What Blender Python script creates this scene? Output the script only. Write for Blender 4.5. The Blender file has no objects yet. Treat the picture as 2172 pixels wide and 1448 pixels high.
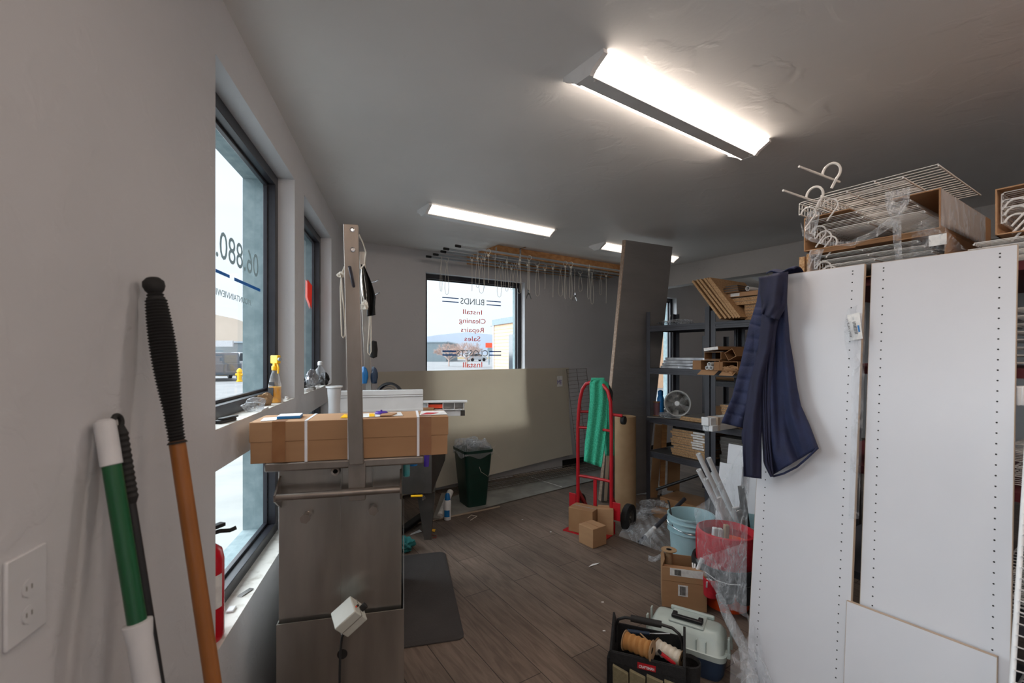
import bpy, bmesh, math, random
from mathutils import Vector, Matrix, noise
random.seed(7)
S = bpy.context.scene
COL = S.collection
V = Vector
PI = math.pi
# ------------------------------------------------ camera, world, exposure
EYE, FPX, HY = 1.5, 965.0, 750.0
HC = 1.12
CEIL = EYE + HC
cam_d = bpy.data.cameras.new('camera'); cam = bpy.data.objects.new('camera', cam_d); COL.objects.link(cam)
cam.location = (0, 0, EYE); cam.rotation_euler = (PI / 2, 0, 0)
cam_d.sensor_width = 36; cam_d.lens = 36 * FPX / 2172
cam_d.shift_y = (HY - 724) / 2172
cam_d.dof.use_dof = True; cam_d.dof.focus_distance = 3.2; cam_d.dof.aperture_fstop = 4.0
cam_d.clip_start = .02; cam_d.clip_end = 2000
S.camera = cam
S.view_settings.view_transform = 'Standard'; S.view_settings.look = 'None'
S.view_settings.exposure = 0.0; S.view_settings.gamma = 1; S.view_settings.use_curve_mapping = False
W = bpy.data.worlds.new('world'); S.world = W; W.use_nodes = True
nt = W.node_tree; nt.nodes.clear()
wo = nt.nodes.new('ShaderNodeOutputWorld'); bg = nt.nodes.new('ShaderNodeBackground')
tc = nt.nodes.new('ShaderNodeTexCoord'); sp = nt.nodes.new('ShaderNodeSeparateXYZ'); rp = nt.nodes.new('ShaderNodeValToRGB')
ns = nt.nodes.new('ShaderNodeTexNoise'); ns.inputs['Scale'].default_value = 2.2; ns.inputs['Detail'].default_value = 5
mp = nt.nodes.new('ShaderNodeMapping'); mp.inputs['Scale'].default_value = (1, 1, 4)
mx = nt.nodes.new('ShaderNodeMix'); mx.data_type = 'RGBA'; mx.inputs[0].default_value = .22
nt.links.new(tc.outputs['Generated'], sp.inputs[0]); nt.links.new(sp.outputs['Z'], rp.inputs[0])
nt.links.new(tc.outputs['Generated'], mp.inputs[0]); nt.links.new(mp.outputs[0], ns.inputs['Vector'])
rp.color_ramp.elements[0].color = (.80, .86, .93, 1); rp.color_ramp.elements[1].color = (.93, .97, 1, 1)
nt.links.new(rp.outputs[0], mx.inputs[6]); nt.links.new(ns.outputs[0], mx.inputs[7])
nt.links.new(mx.outputs[2], bg.inputs[0]); bg.inputs[1].default_value = 1.5
nt.links.new(bg.outputs[0], wo.inputs[0])
LAMP_POWER = 20.0
sun_d = bpy.data.lights.new('overcast_daylight', 'SUN'); sun_d.energy = 12.0; sun_d.angle = math.radians(100); sun_d.color = (.90, .95, 1)
sun = bpy.data.objects.new('overcast_daylight', sun_d); COL.objects.link(sun)
sun.rotation_euler = V((-.88, .02, .46)).to_track_quat('Z', 'Y').to_euler()

# ------------------------------------------------ geometry helpers
def P(px, py, d): return V(((px - 1086) / FPX * d, d, EYE - (py - HY) / FPX * d))
def PZ(px, py, z):
    d = (EYE - z) * FPX / (py - HY); return V(((px - 1086) / FPX * d, d, z))
def FR(o, x, z=(0, 0, 1)):
    x = V(x).normalized(); z = V(z); y = z.cross(x).normalized(); z = x.cross(y).normalized()
    M = Matrix((x, y, z)).transposed().to_4x4(); M.translation = V(o); return M
def FRxyz(o, rx=0, ry=0, rz=0):
    from mathutils import Euler
    M = Euler((rx, ry, rz)).to_matrix().to_4x4(); M.translation = V(o); return M
def hit(px, py, F, ly=0.0):
    """where the sight line through a photo point meets the plane y = ly of a frame: local (x, z)"""
    D = V(((px - 1086) / FPX, 1, -(py - HY) / FPX)); I = F.inverted()
    o = I @ V((0, 0, EYE)); d = I.to_3x3() @ D
    t = (ly - o.y) / d.y; q = o + d * t; return q.x, q.z

class MB:
    def __init__(s, F=None): s.v = []; s.f = []; s.F = F or Matrix.Identity(4)
    def add(s, vs, fs, M=None):
        n = len(s.v); T = s.F @ M if M is not None else s.F
        s.v += [T @ V(p) for p in vs]; s.f += [tuple(i + n for i in f) for f in fs]; return s
    def box(s, x0, x1, y0, y1, z0, z1, M=None):
        vs = [(x, y, z) for z in (z0, z1) for y in (y0, y1) for x in (x0, x1)]
        return s.add(vs, [(0, 2, 3, 1), (4, 5, 7, 6), (0, 1, 5, 4), (2, 6, 7, 3), (0, 4, 6, 2), (1, 3, 7, 5)], M)
    def hexa(s, b, t, M=None):
        return s.add(list(b) + list(t), [(3, 2, 1, 0), (4, 5, 6, 7), (0, 1, 5, 4), (1, 2, 6, 5), (2, 3, 7, 6), (3, 0, 4, 7)], M)
    def bar(s, p, q, w, h, up=(0, 0, 1), M=None):
        p, q = V(p), V(q); x = (q - p).normalized(); u = V(up)
        y = u.cross(x)
        if y.length < 1e-4: y = V((0, 1, 0)).cross(x)
        y.normalize(); z = x.cross(y)
        b = [p - y * w / 2 - z * h / 2, q - y * w / 2 - z * h / 2, q + y * w / 2 - z * h / 2, p + y * w / 2 - z * h / 2]
        return s.hexa(b, [k + z * h for k in b], M)
    def cyl(s, p, q, r, r2=None, n=16, cap=True, M=None):
        p, q = V(p), V(q); r2 = r if r2 is None else r2; x = (q - p).normalized()
        a = x.orthogonal().normalized(); b = x.cross(a)
        vs = []
        for c, rr in ((p, r), (q, r2)):
            vs += [c + (a * math.cos(2 * PI * i / n) + b * math.sin(2 * PI * i / n)) * rr for i in range(n)]
        fs = [(i, (i + 1) % n, n + (i + 1) % n, n + i) for i in range(n)]
        if cap: fs += [tuple(range(n - 1, -1, -1)), tuple(range(n, 2 * n))]
        return s.add(vs, fs, M)
    def tube(s, pts, r, n=8, closed=False, M=None):
        pts = [V(p) for p in pts]; m = len(pts); rs = r if isinstance(r, (list, tuple)) else [r] * m
        vs = []; a = None
        for i, p in enumerate(pts):
            if closed: t = pts[(i + 1) % m] - pts[i - 1]
            else: t = pts[min(i + 1, m - 1)] - pts[max(i - 1, 0)]
            if t.length < 1e-9: t = V((0, 0, 1))
            t.normalize()
            if a is None: a = t.orthogonal().normalized()
            a = a - t * a.dot(t)
            if a.length < 1e-6: a = t.orthogonal()
            a.normalize(); b = t.cross(a)
            vs += [p + (a * math.cos(2 * PI * k / n) + b * math.sin(2 * PI * k / n)) * rs[i] for k in range(n)]
        fs = []
        for i in range(m if closed else m - 1):
            j = (i + 1) % m
            fs += [(i * n + k, i * n + (k + 1) % n, j * n + (k + 1) % n, j * n + k) for k in range(n)]
        if not closed: fs += [tuple(range(n - 1, -1, -1)), tuple(range((m - 1) * n, m * n))]
        return s.add(vs, fs, M)
    def lathe(s, prof, c=(0, 0, 0), axis=(0, 0, 1), n=24, M=None):
        z = V(axis).normalized(); a = z.orthogonal().normalized(); b = z.cross(a); c = V(c); vs = []; fs = []
        for r, h in prof:
            r = max(r, 1e-4)
            vs += [c + z * h + (a * math.cos(2 * PI * k / n) + b * math.sin(2 * PI * k / n)) * r for k in range(n)]
        for i in range(len(prof) - 1):
            fs += [(i * n + k, i * n + (k + 1) % n, (i + 1) * n + (k + 1) % n, (i + 1) * n + k) for k in range(n)]
        return s.add(vs, fs, M)
    def prism(s, poly, y0, y1, M=None):
        """polygon in local x,z extruded along local y"""
        n = len(poly)
        vs = [(x, y0, z) for x, z in poly] + [(x, y1, z) for x, z in poly]
        fs = [tuple(range(n)), tuple(range(2 * n - 1, n - 1, -1))] + [(i, n + i, n + (i + 1) % n, (i + 1) % n) for i in range(n)]
        return s.add(vs, fs, M)
    def grid(s, fn, nu, nv, M=None):
        vs = [fn(i / nu, j / nv) for j in range(nv + 1) for i in range(nu + 1)]
        fs = [(j * (nu + 1) + i, j * (nu + 1) + i + 1, (j + 1) * (nu + 1) + i + 1, (j + 1) * (nu + 1) + i) for j in range(nv) for i in range(nu)]
        return s.add(vs, fs, M)
    def text(s, txt, size, M, mirror=False, width=None, bold=0.0, depth=.0006):
        cu = bpy.data.curves.new('text', 'FONT'); cu.body = txt; cu.size = size; cu.extrude = depth / 2; cu.offset = bold
        cu.align_x = 'LEFT'; cu.resolution_u = 3
        o = bpy.data.objects.new('text', cu); COL.objects.link(o)
        dg = bpy.context.evaluated_depsgraph_get(); me = bpy.data.meshes.new_from_object(o.evaluated_get(dg))
        vs = [v.co.copy() for v in me.vertices]; fs = [tuple(p.vertices) for p in me.polygons]
        bpy.data.objects.remove(o); bpy.data.curves.remove(cu); bpy.data.meshes.remove(me)
        if not vs: return s
        x0 = min(v.x for v in vs); x1 = max(v.x for v in vs); k = (width / (x1 - x0)) if width else 1
        for v in vs: v.x = (v.x - x0) * k
        if mirror:
            for v in vs: v.x = -v.x
        # text lies in local x,z plane of M, facing -y
        vs = [(v.x, v.z, v.y) for v in vs]
        return s.add(vs, fs, M)
    def build(s, name, m, parent=None, bevel=0, solid=0, sub=0, origin=None, smooth=True, angle=38):
        if parent is not None: L = ROOT[parent.name]
        elif origin is not None: L = V(origin)
        else:
            xs = [v.x for v in s.v]; ys = [v.y for v in s.v]; zs = [v.z for v in s.v]
            L = V(((min(xs) + max(xs)) / 2, (min(ys) + max(ys)) / 2, min(zs)))
        me = bpy.data.meshes.new(name); me.from_pydata([v - L for v in s.v], [], s.f)
        bm = bmesh.new(); bm.from_mesh(me); bmesh.ops.recalc_face_normals(bm, faces=bm.faces)
        for f in bm.faces: f.smooth = smooth
        ca = math.radians(angle)
        for e in bm.edges:
            if len(e.link_faces) == 2 and e.calc_face_angle(0) > ca: e.smooth = False
        bm.to_mesh(me); bm.free(); me.materials.append(m)
        o = bpy.data.objects.new(name, me); COL.objects.link(o)
        if parent is not None: o.parent = parent
        else: o.location = L
        ROOT[o.name] = L
        if bevel:
            b = o.modifiers.new('bevel', 'BEVEL'); b.width = bevel; b.segments = 2; b.limit_method = 'ANGLE'; b.angle_limit = .7; b.harden_normals = False
        if solid:
            q = o.modifiers.new('solid', 'SOLIDIFY'); q.thickness = solid; q.offset = 0
        if sub:
            q = o.modifiers.new('sub', 'SUBSURF'); q.levels = sub; q.render_levels = sub
        return o
ROOT = {}
def crease(x, y, s):
    w1 = noise.noise(V((x * 1.1, y * 1.1, s))); e = 0
    for k_, am in ((1.0, 1.0), (2.3, .55), (5.1, .3), (10, .14)):
        e += am * (1 - 3.2 * abs(noise.noise(V((x * k_ + w1 * 1.4, y * k_ * .62 - w1, s * 3.1 + k_)))))
    return e
def tag(o, label, cat, group=None):
    o['label'] = label; o['category'] = cat
    if group: o['group'] = group
    return o
def T(name, label, cat, loc, group=None):
    o = bpy.data.objects.new(name, None); COL.objects.link(o); o.location = V(loc); o.empty_display_size = .05
    ROOT[o.name] = V(loc); return tag(o, label, cat, group)
def struct(o): o['kind'] = 'structure'; return o
def lab(o, l): o['label'] = l; return o
def arc(c, r, a0, a1, n, ax=(1, 0, 0), ay=(0, 0, 1)):
    c, ax, ay = V(c), V(ax), V(ay)
    return [c + ax * r * math.cos(a0 + (a1 - a0) * i / n) + ay * r * math.sin(a0 + (a1 - a0) * i / n) for i in range(n + 1)]

# ------------------------------------------------ materials
def hx(r, g, b):
    f = lambda c: (c / 255 / 12.92) if c <= 10 else ((c / 255 + .055) / 1.055) ** 2.4
    return (f(r), f(g), f(b), 1)
def mat(name, c1, c2=None, rough=.6, metal=0, scale=8, stretch=None, detail=4, bump=0, bscale=None, spec=.5, emit=0, lo=.35, hi=.65, trans=0):
    m = bpy.data.materials.new(name); m.use_nodes = True; t = m.node_tree; N = t.nodes; L = t.links
    b = N['Principled BSDF']; b.inputs['Roughness'].default_value = rough; b.inputs['Metallic'].default_value = metal
    b.inputs['Specular IOR Level'].default_value = spec
    co = N.new('ShaderNodeTexCoord'); mp = N.new('ShaderNodeMapping'); mp.inputs['Scale'].default_value = stretch or (1, 1, 1)
    L.new(co.outputs['Object'], mp.inputs[0])
    nz = N.new('ShaderNodeTexNoise'); nz.inputs['Scale'].default_value = scale; nz.inputs['Detail'].default_value = detail
    L.new(mp.outputs[0], nz.inputs['Vector'])
    r = N.new('ShaderNodeValToRGB'); r.color_ramp.elements[0].position = lo; r.color_ramp.elements[1].position = hi
    r.color_ramp.elements[0].color = c1; r.color_ramp.elements[1].color = c2 or tuple(min(1, c * 1.12) for c in c1[:3]) + (1,)
    L.new(nz.outputs[0], r.inputs[0]); L.new(r.outputs[0], b.inputs['Base Color'])
    if bump:
        n2 = N.new('ShaderNodeTexNoise'); n2.inputs['Scale'].default_value = bscale or scale * 3; n2.inputs['Detail'].default_value = 3
        L.new(mp.outputs[0], n2.inputs['Vector'])
        bp = N.new('ShaderNodeBump'); bp.inputs['Strength'].default_value = bump; bp.inputs['Distance'].default_value = .01
        L.new(n2.outputs[0], bp.inputs['Height']); L.new(bp.outputs[0], b.inputs['Normal'])
    return m
def film_mat(name, base=.07, gain=.55, tint=(.62, .64, .67, 1), scale=9):
    m = bpy.data.materials.new(name); m.use_nodes = True; t = m.node_tree; N = t.nodes; L = t.links; N.clear()
    o = N.new('ShaderNodeOutputMaterial'); mix = N.new('ShaderNodeMixShader'); tr = N.new('ShaderNodeBsdfTransparent')
    tr.inputs[0].default_value = (.95, .96, .97, 1)
    g = N.new('ShaderNodeBsdfPrincipled'); g.inputs['Base Color'].default_value = tint; g.inputs['Roughness'].default_value = .22; g.inputs['Specular IOR Level'].default_value = .9
    co = N.new('ShaderNodeTexCoord'); mp = N.new('ShaderNodeMapping'); mp.inputs['Scale'].default_value = (1, 1, .45); mp.inputs['Rotation'].default_value = (.4, .5, .3)
    nz = N.new('ShaderNodeTexNoise'); nz.inputs['Scale'].default_value = scale; nz.inputs['Detail'].default_value = 7; nz.inputs['Distortion'].default_value = 1.2
    L.new(co.outputs['Object'], mp.inputs[0]); L.new(mp.outputs[0], nz.inputs['Vector'])
    # ridges where the noise crosses its mean
    a = N.new('ShaderNodeMath'); a.operation = 'SUBTRACT'; a.inputs[1].default_value = .5; L.new(nz.outputs[0], a.inputs[0])
    b = N.new('ShaderNodeMath'); b.operation = 'ABSOLUTE'; L.new(a.outputs[0], b.inputs[0])
    c = N.new('ShaderNodeMapRange'); c.inputs[1].default_value = 0; c.inputs[2].default_value = .035; c.inputs[3].default_value = base + gain * .55; c.inputs[4].default_value = base
    L.new(b.outputs[0], c.inputs[0])
    lw = N.new('ShaderNodeLayerWeight'); lw.inputs[0].default_value = .25
    d = N.new('ShaderNodeMath'); d.operation = 'MULTIPLY_ADD'; d.inputs[1].default_value = gain; L.new(lw.outputs['Facing'], d.inputs[0]); L.new(c.outputs[0], d.inputs[2])
    bp = N.new('ShaderNodeBump'); bp.inputs['Strength'].default_value = .7; bp.inputs['Distance'].default_value = .02
    L.new(nz.outputs[0], bp.inputs['Height']); L.new(bp.outputs[0], g.inputs['Normal'])
    cl = N.new('ShaderNodeClamp'); L.new(d.outputs[0], cl.inputs[0]); cl.inputs['Max'].default_value = .85
    L.new(cl.outputs[0], mix.inputs[0]); L.new(tr.outputs[0], mix.inputs[1]); L.new(g.outputs[0], mix.inputs[2]); L.new(mix.outputs[0], o.inputs[0])
    return m
def glass_mat(name, tint=(.9, .95, .96, 1), gloss=.07):
    m = bpy.data.materials.new(name); m.use_nodes = True; t = m.node_tree; N = t.nodes; L = t.links; N.clear()
    o = N.new('ShaderNodeOutputMaterial'); mix = N.new('ShaderNodeMixShader'); tr = N.new('ShaderNodeBsdfTransparent'); tr.inputs[0].default_value = tint
    g = N.new('ShaderNodeBsdfGlossy'); g.inputs['Roughness'].default_value = .02; lw = N.new('ShaderNodeLayerWeight'); lw.inputs[0].default_value = .12
    mu = N.new('ShaderNodeMath'); mu.operation = 'MULTIPLY_ADD'; mu.inputs[1].default_value = .5; mu.inputs[2].default_value = gloss * .4
    L.new(lw.outputs['Fresnel'], mu.inputs[0]); L.new(mu.outputs[0], mix.inputs[0])
    L.new(tr.outputs[0], mix.inputs[1]); L.new(g.outputs[0], mix.inputs[2]); L.new(mix.outputs[0], o.inputs[0]); return m
def emit_mat(name, c, s):
    m = bpy.data.materials.new(name); m.use_nodes = True; t = m.node_tree; b = t.nodes['Principled BSDF']
    b.inputs['Base Color'].default_value = (.9, .9, .9, 1); b.inputs['Emission Color'].default_value = c; b.inputs['Emission Strength'].default_value = s; return m
def plaster(name, c, bump=.35, sc=14):
    m = mat(name, c, tuple(k * .93 for k in c[:3]) + (1,), rough=.55, scale=1.3, detail=6)
    t = m.node_tree; N = t.nodes; L = t.links; b = N['Principled BSDF']
    co = N.new('ShaderNodeTexCoord'); n = N.new('ShaderNodeTexNoise'); n.inputs['Scale'].default_value = sc; n.inputs['Detail'].default_value = 4; n.inputs['Distortion'].default_value = .6
    L.new(co.outputs['Object'], n.inputs['Vector'])
    r = N.new('ShaderNodeValToRGB'); r.color_ramp.elements[0].position = .52; r.color_ramp.elements[1].position = .60
    L.new(n.outputs[0], r.inputs[0]); n3 = N.new('ShaderNodeTexNoise'); n3.inputs['Scale'].default_value = sc * 9; L.new(co.outputs['Object'], n3.inputs['Vector'])
    ad = N.new('ShaderNodeMath'); ad.operation = 'MULTIPLY_ADD'; ad.inputs[1].default_value = .35; L.new(n3.outputs[0], ad.inputs[0]); L.new(r.outputs[0], ad.inputs[2])
    bp = N.new('ShaderNodeBump'); bp.inputs['Strength'].default_value = bump; bp.inputs['Distance'].default_value = .003
    L.new(ad.outputs[0], bp.inputs['Height']); L.new(bp.outputs[0], b.inputs['Normal']); return m
def plank_mat(name, ang):
    m = bpy.data.materials.new(name); m.use_nodes = True; t = m.node_tree; N = t.nodes; L = t.links; b = N['Principled BSDF']
    co = N.new('ShaderNodeTexCoord'); mp = N.new('ShaderNodeMapping'); mp.inputs['Rotation'].default_value = (0, 0, -ang); L.new(co.outputs['Object'], mp.inputs[0])
    br = N.new('ShaderNodeTexBrick'); br.inputs['Scale'].default_value = 1; br.inputs['Brick Width'].default_value = 1.25; br.inputs['Row Height'].default_value = .185
    br.inputs['Mortar Size'].default_value = .0022; br.inputs['Mortar Smooth'].default_value = .2; br.offset = .37; br.inputs['Bias'].default_value = 0
    br.inputs['Color1'].default_value = hx(118, 105, 96); br.inputs['Color2'].default_value = hx(134, 121, 111); br.inputs['Mortar'].default_value = hx(58, 52, 48)
    L.new(mp.outputs[0], br.inputs['Vector'])
    m2 = N.new('ShaderNodeMapping'); m2.inputs['Scale'].default_value = (1.6, 16, 1); L.new(mp.outputs[0], m2.inputs[0])
    n = N.new('ShaderNodeTexNoise'); n.inputs['Scale'].default_value = 2.2; n.inputs['Detail'].default_value = 7; n.inputs['Distortion'].default_value = 1.6; L.new(m2.outputs[0], n.inputs['Vector'])
    r = N.new('ShaderNodeValToRGB'); r.color_ramp.elements[0].position = .33; r.color_ramp.elements[1].position = .62
    r.color_ramp.elements[0].color = (.66, .64, .63, 1); r.color_ramp.elements[1].color = (1, 1, 1, 1); L.new(n.outputs[0], r.inputs[0])
    n4 = N.new('ShaderNodeTexNoise'); n4.inputs['Scale'].default_value = 1.4; n4.inputs['Detail'].default_value = 6; L.new(mp.outputs[0], n4.inputs['Vector'])
    r4 = N.new('ShaderNodeValToRGB'); r4.color_ramp.elements[0].position = .35; r4.color_ramp.elements[1].position = .65
    r4.color_ramp.elements[0].color = (.55, .54, .54, 1); r4.color_ramp.elements[1].color = (1.05, 1.0, .97, 1); L.new(n4.outputs[0], r4.inputs[0])
    x = N.new('ShaderNodeMix'); x.data_type = 'RGBA'; x.blend_type = 'MULTIPLY'; x.inputs[0].default_value = 1; L.new(br.outputs['Color'], x.inputs[6]); L.new(r.outputs[0], x.inputs[7])
    y = N.new('ShaderNodeMix'); y.data_type = 'RGBA'; y.blend_type = 'MULTIPLY'; y.inputs[0].default_value = .9; L.new(x.outputs[2], y.inputs[6]); L.new(r4.outputs[0], y.inputs[7])
    L.new(y.outputs[2], b.inputs['Base Color']); b.inputs['Roughness'].default_value = .55; b.inputs['Specular IOR Level'].default_value = .35
    bp = N.new('ShaderNodeBump'); bp.inputs['Strength'].default_value = .25; bp.inputs['Distance'].default_value = .003; L.new(n.outputs[0], bp.inputs['Height']); L.new(bp.outputs[0], b.inputs['Normal'])
    return m
WALLC = hx(197, 197, 200)
M = dict(
 wall=plaster('wall_paint', WALLC, .2), ceil=plaster('ceiling_paint', hx(226, 224, 222), .3, 5), beam=plaster('beam_paint', hx(190, 188, 186)),
 floor=None, frame=mat('bronze_frame', hx(44, 44, 50), hx(52, 52, 58), rough=.35, metal=.3), glass=glass_mat('window_glass'),
 ext=mat('exterior_jamb', hx(120, 138, 142), hx(140, 156, 160), rough=.9, scale=20), sill=mat('dirty_sill', hx(214, 212, 206), hx(170, 164, 154), rough=.6, scale=18, lo=.5, hi=.75),
 white=mat('white_plastic', hx(222, 224, 226), hx(212, 214, 216), rough=.4), whitem=mat('white_metal', hx(214, 214, 214), rough=.35, metal=.0), wire=mat('white_coated_wire', hx(205, 203, 200), rough=.4),
 mel=mat('white_melamine', hx(206, 207, 212), hx(202, 203, 208), rough=.38, scale=3), black=mat('black_plastic', hx(20, 20, 22), hx(28, 28, 30), rough=.45), rubber=mat('black_rubber', hx(18, 18, 19), hx(26, 26, 27), rough=.75),
 steel=mat('stainless_steel', hx(150, 147, 142), hx(176, 172, 166), rough=.30, metal=.92, scale=3, stretch=(2.5, 2.5, .5), bump=.35, bscale=4),
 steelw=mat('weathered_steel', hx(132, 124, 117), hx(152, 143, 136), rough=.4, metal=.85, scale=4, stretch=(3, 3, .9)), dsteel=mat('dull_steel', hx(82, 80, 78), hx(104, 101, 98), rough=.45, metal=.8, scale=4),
 chrome=mat('chrome', hx(190, 190, 192), rough=.2, metal=1), card=mat('cardboard', hx(163, 125, 91), hx(168, 130, 95), rough=.8, scale=6, stretch=(1, 1, 5)), cardd=mat('brown_cardboard', hx(142, 104, 70), hx(156, 118, 82), rough=.8, scale=6),
 cardi=mat('cardboard_inside', hx(120, 88, 58), hx(130, 96, 66), rough=.9), tape=mat('brown_tape', hx(142, 98, 62), hx(152, 108, 70), rough=.3, scale=20),
 strap=mat('white_strap', hx(225, 228, 235), rough=.4), paper=mat('white_paper', hx(228, 228, 226), hx(205, 205, 205), rough=.7, scale=40), ink=mat('black_ink', hx(35, 35, 38), rough=.7),
 blue=mat('blue_print', hx(20, 110, 175), rough=.5), dblue=mat('blue_vinyl', hx(18, 98, 160), rough=.5), grey=mat('grey_vinyl', hx(150, 155, 160), rough=.6), lgrey=mat('pale_grey_vinyl', hx(150, 165, 168), rough=.6), red=mat('orange_red_vinyl', hx(232, 80, 48), rough=.5),
 pb=mat('particleboard', hx(150, 112, 74), hx(192, 158, 118), rough=.85, scale=130, detail=3, bump=.2), pbd=mat('dark_laminate', hx(70, 64, 60), hx(82, 76, 72), rough=.5), pblam=mat('laminate_top', hx(110, 106, 100), hx(124, 120, 114), rough=.5),
 wood=mat('pine_wood', hx(176, 122, 74), hx(204, 152, 100), rough=.7, scale=5, stretch=(1, 6, 6)), pole=mat('varnished_pole', hx(134, 82, 34), hx(146, 90, 40), rough=.4, scale=6), 
 green=mat('green_pole', hx(12, 72, 40), hx(15, 80, 44), rough=.35), dgreen=mat('dark_green_plastic', hx(8, 46, 38), hx(10, 52, 44), rough=.4), redp=mat('red_paint', hx(176, 22, 34), hx(162, 18, 30), rough=.35), redf=mat('red_fabric', hx(172, 18, 36), hx(190, 28, 46), rough=.8, scale=60, bump=.2),
 rack=mat('black_rack_steel', hx(52, 52, 58), hx(60, 60, 66), rough=.45), deck=mat('rack_deck', hx(40, 40, 42), hx(50, 50, 52), rough=.8), teal=mat('teal_towel', hx(44, 164, 130), hx(74, 192, 156), rough=.95, scale=90, bump=.8, bscale=180),
 navy=mat('navy_fabric', hx(17, 25, 56), hx(22, 31, 66), rough=.8, scale=25, bump=.15, bscale=160), dnavy=mat('dark_navy_fabric', hx(16, 19, 46), hx(21, 24, 54), rough=.8, scale=25), mat_=mat('anti_fatigue_mat', hx(58, 55, 56), hx(66, 63, 63), rough=.8, scale=4, bump=.3, bscale=140),
 kraft=mat('kraft_tube', hx(150, 122, 90), hx(160, 132, 100), rough=.8, scale=10), bucket=mat('blue_grey_bucket', hx(150, 182, 190), hx(160, 190, 198), rough=.5), orange=mat('orange_plastic', hx(228, 78, 28), rough=.45), yellow=mat('yellow_plastic', hx(252, 190, 20), rough=.4),
 clear=film_mat('clear_plastic', .12, .5), film=film_mat('stretch_film', .05, .42), filmd=film_mat('dense_film', .16, .42, scale=6), bclear=film_mat('clear_bottle', .10, .28), boxpl=mat('frosted_plastic', hx(168, 180, 176), hx(180, 192, 188), rough=.35), bluebox=mat('dark_blue_plastic', hx(36, 54, 78), rough=.45),
 cordw=mat('white_cord', hx(218, 212, 200), rough=.8), cordt=mat('tan_cord', hx(168, 122, 70), hx(186, 140, 86), rough=.85), olive=mat('olive_canvas', hx(118, 110, 84), hx(130, 122, 96), rough=.9, scale=80), bfab=mat('black_canvas', hx(26, 26, 28), hx(34, 34, 36), rough=.9, scale=80, bump=.3),
 purple=mat('purple_plastic', hx(72, 44, 150), rough=.4), tealliq=mat('teal_liquid', hx(60, 190, 190), rough=.3), ybrown=mat('amber_liquid', hx(255, 176, 0), rough=.3), lens=emit_mat('lamp_lens', (1, .86, .74, 1), LAMP_POWER), lensfar=emit_mat('lamp_lens_dim', (1, .84, .70, 1), 2.2), lensnear=emit_mat('lamp_lens_near', (1, .80, .66, 1), 26.0), lensmid=emit_mat('lamp_lens_mid', (1, .88, .76, 1), 1.7),
 asphalt=mat('asphalt', hx(128, 128, 130), hx(142, 142, 144), rough=.9, scale=.6), walk=mat('concrete', hx(146, 148, 146), hx(158, 158, 155), rough=.9, scale=2), hill=mat('dry_hill', hx(176, 164, 152), hx(192, 180, 168), rough=1, scale=.02), mount=mat('hazy_mountain', hx(176, 186, 202), hx(188, 198, 212), rough=1, scale=.01),  # distance haze is put into the pale hill and mountain colours
 siding=mat('orange_siding', hx(214, 172, 140), hx(222, 182, 150), rough=.8), gsiding=mat('grey_siding', hx(124, 136, 142), rough=.8), roofm=mat('metal_roof', hx(160, 174, 186), rough=.5), bark=mat('winter_twigs', hx(186, 162, 152), rough=1), carw=mat('white_car_paint', hx(180, 184, 190), rough=.25), card_=mat('dark_car_paint', hx(90, 98, 108), rough=.25), grass=mat('dry_grass', hx(140, 120, 80), hx(150, 132, 96), rough=1, scale=2), winm=mat('car_glass', hx(40, 48, 56), rough=.1),  # siding and twig colours lightened to carry the outdoor haze
 vinyl=mat('grey_floor_sheet', hx(150, 150, 146), hx(120, 120, 116), rough=.5, scale=5, detail=8), grime=mat('dusty_metal', hx(88, 82, 76), hx(120, 112, 104), rough=.8, scale=30), wallplate=mat('wall_plate', hx(192, 193, 196), rough=.5), base=mat('black_baseboard', hx(16, 16, 17), rough=.6),
 slab=mat('wrapped_slab', hx(120, 118, 118), hx(128, 126, 126), rough=.42, scale=2, stretch=(1, 1, 4), bump=.35, bscale=9), slabe=mat('foam_edge', hx(150, 128, 112), hx(180, 158, 140), rough=.8, scale=60), foil=mat('silver_film', hx(150, 152, 158), hx(200, 204, 210), rough=.25, metal=.4, scale=12, bump=.8, bscale=20, lo=.3, hi=.7), fanw=mat('fan_grey', hx(170, 170, 168), rough=.4), purpb=mat('mauve_thread', hx(110, 76, 82), hx(124, 90, 96), rough=.9),
 tealc=mat('teal_cloth', hx(40, 110, 110), rough=.95), door=mat('handset_grey', hx(196, 198, 190), hx(184, 186, 178), rough=.45), maroon=mat('maroon_panel', hx(84, 18, 26), rough=.6), redext=mat('extinguisher_red', hx(190, 16, 34), rough=.25), gsteel=mat('gunmetal_tube', hx(96, 98, 108), rough=.35, metal=.7), hole=mat('dark_hole', hx(26, 24, 24), rough=.9), edgeb=mat('beige_edge', hx(168, 150, 132), rough=.6))
for _k in ('blue', 'dblue', 'grey', 'lgrey', 'red'):
    _m = M[_k].copy(); M[_k + '_v'] = _m; _t = _m.node_tree; _tr = _t.nodes.new('ShaderNodeBsdfTranslucent'); _mx = _t.nodes.new('ShaderNodeMixShader'); _mx.inputs[0].default_value = .35
    _c = {'blue': (.03, .22, .45, 1), 'dblue': (.02, .18, .42, 1), 'grey': (.36, .38, .40, 1), 'lgrey': (.42, .5, .52, 1), 'red': (.75, .10, .05, 1)}[_k]; _tr.inputs[0].default_value = _c
    _t.links.new(_t.nodes['Principled BSDF'].outputs[0], _mx.inputs[1]); _t.links.new(_tr.outputs[0], _mx.inputs[2]); _t.links.new(_mx.outputs[0], _t.nodes['Material Output'].inputs[0])
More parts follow.
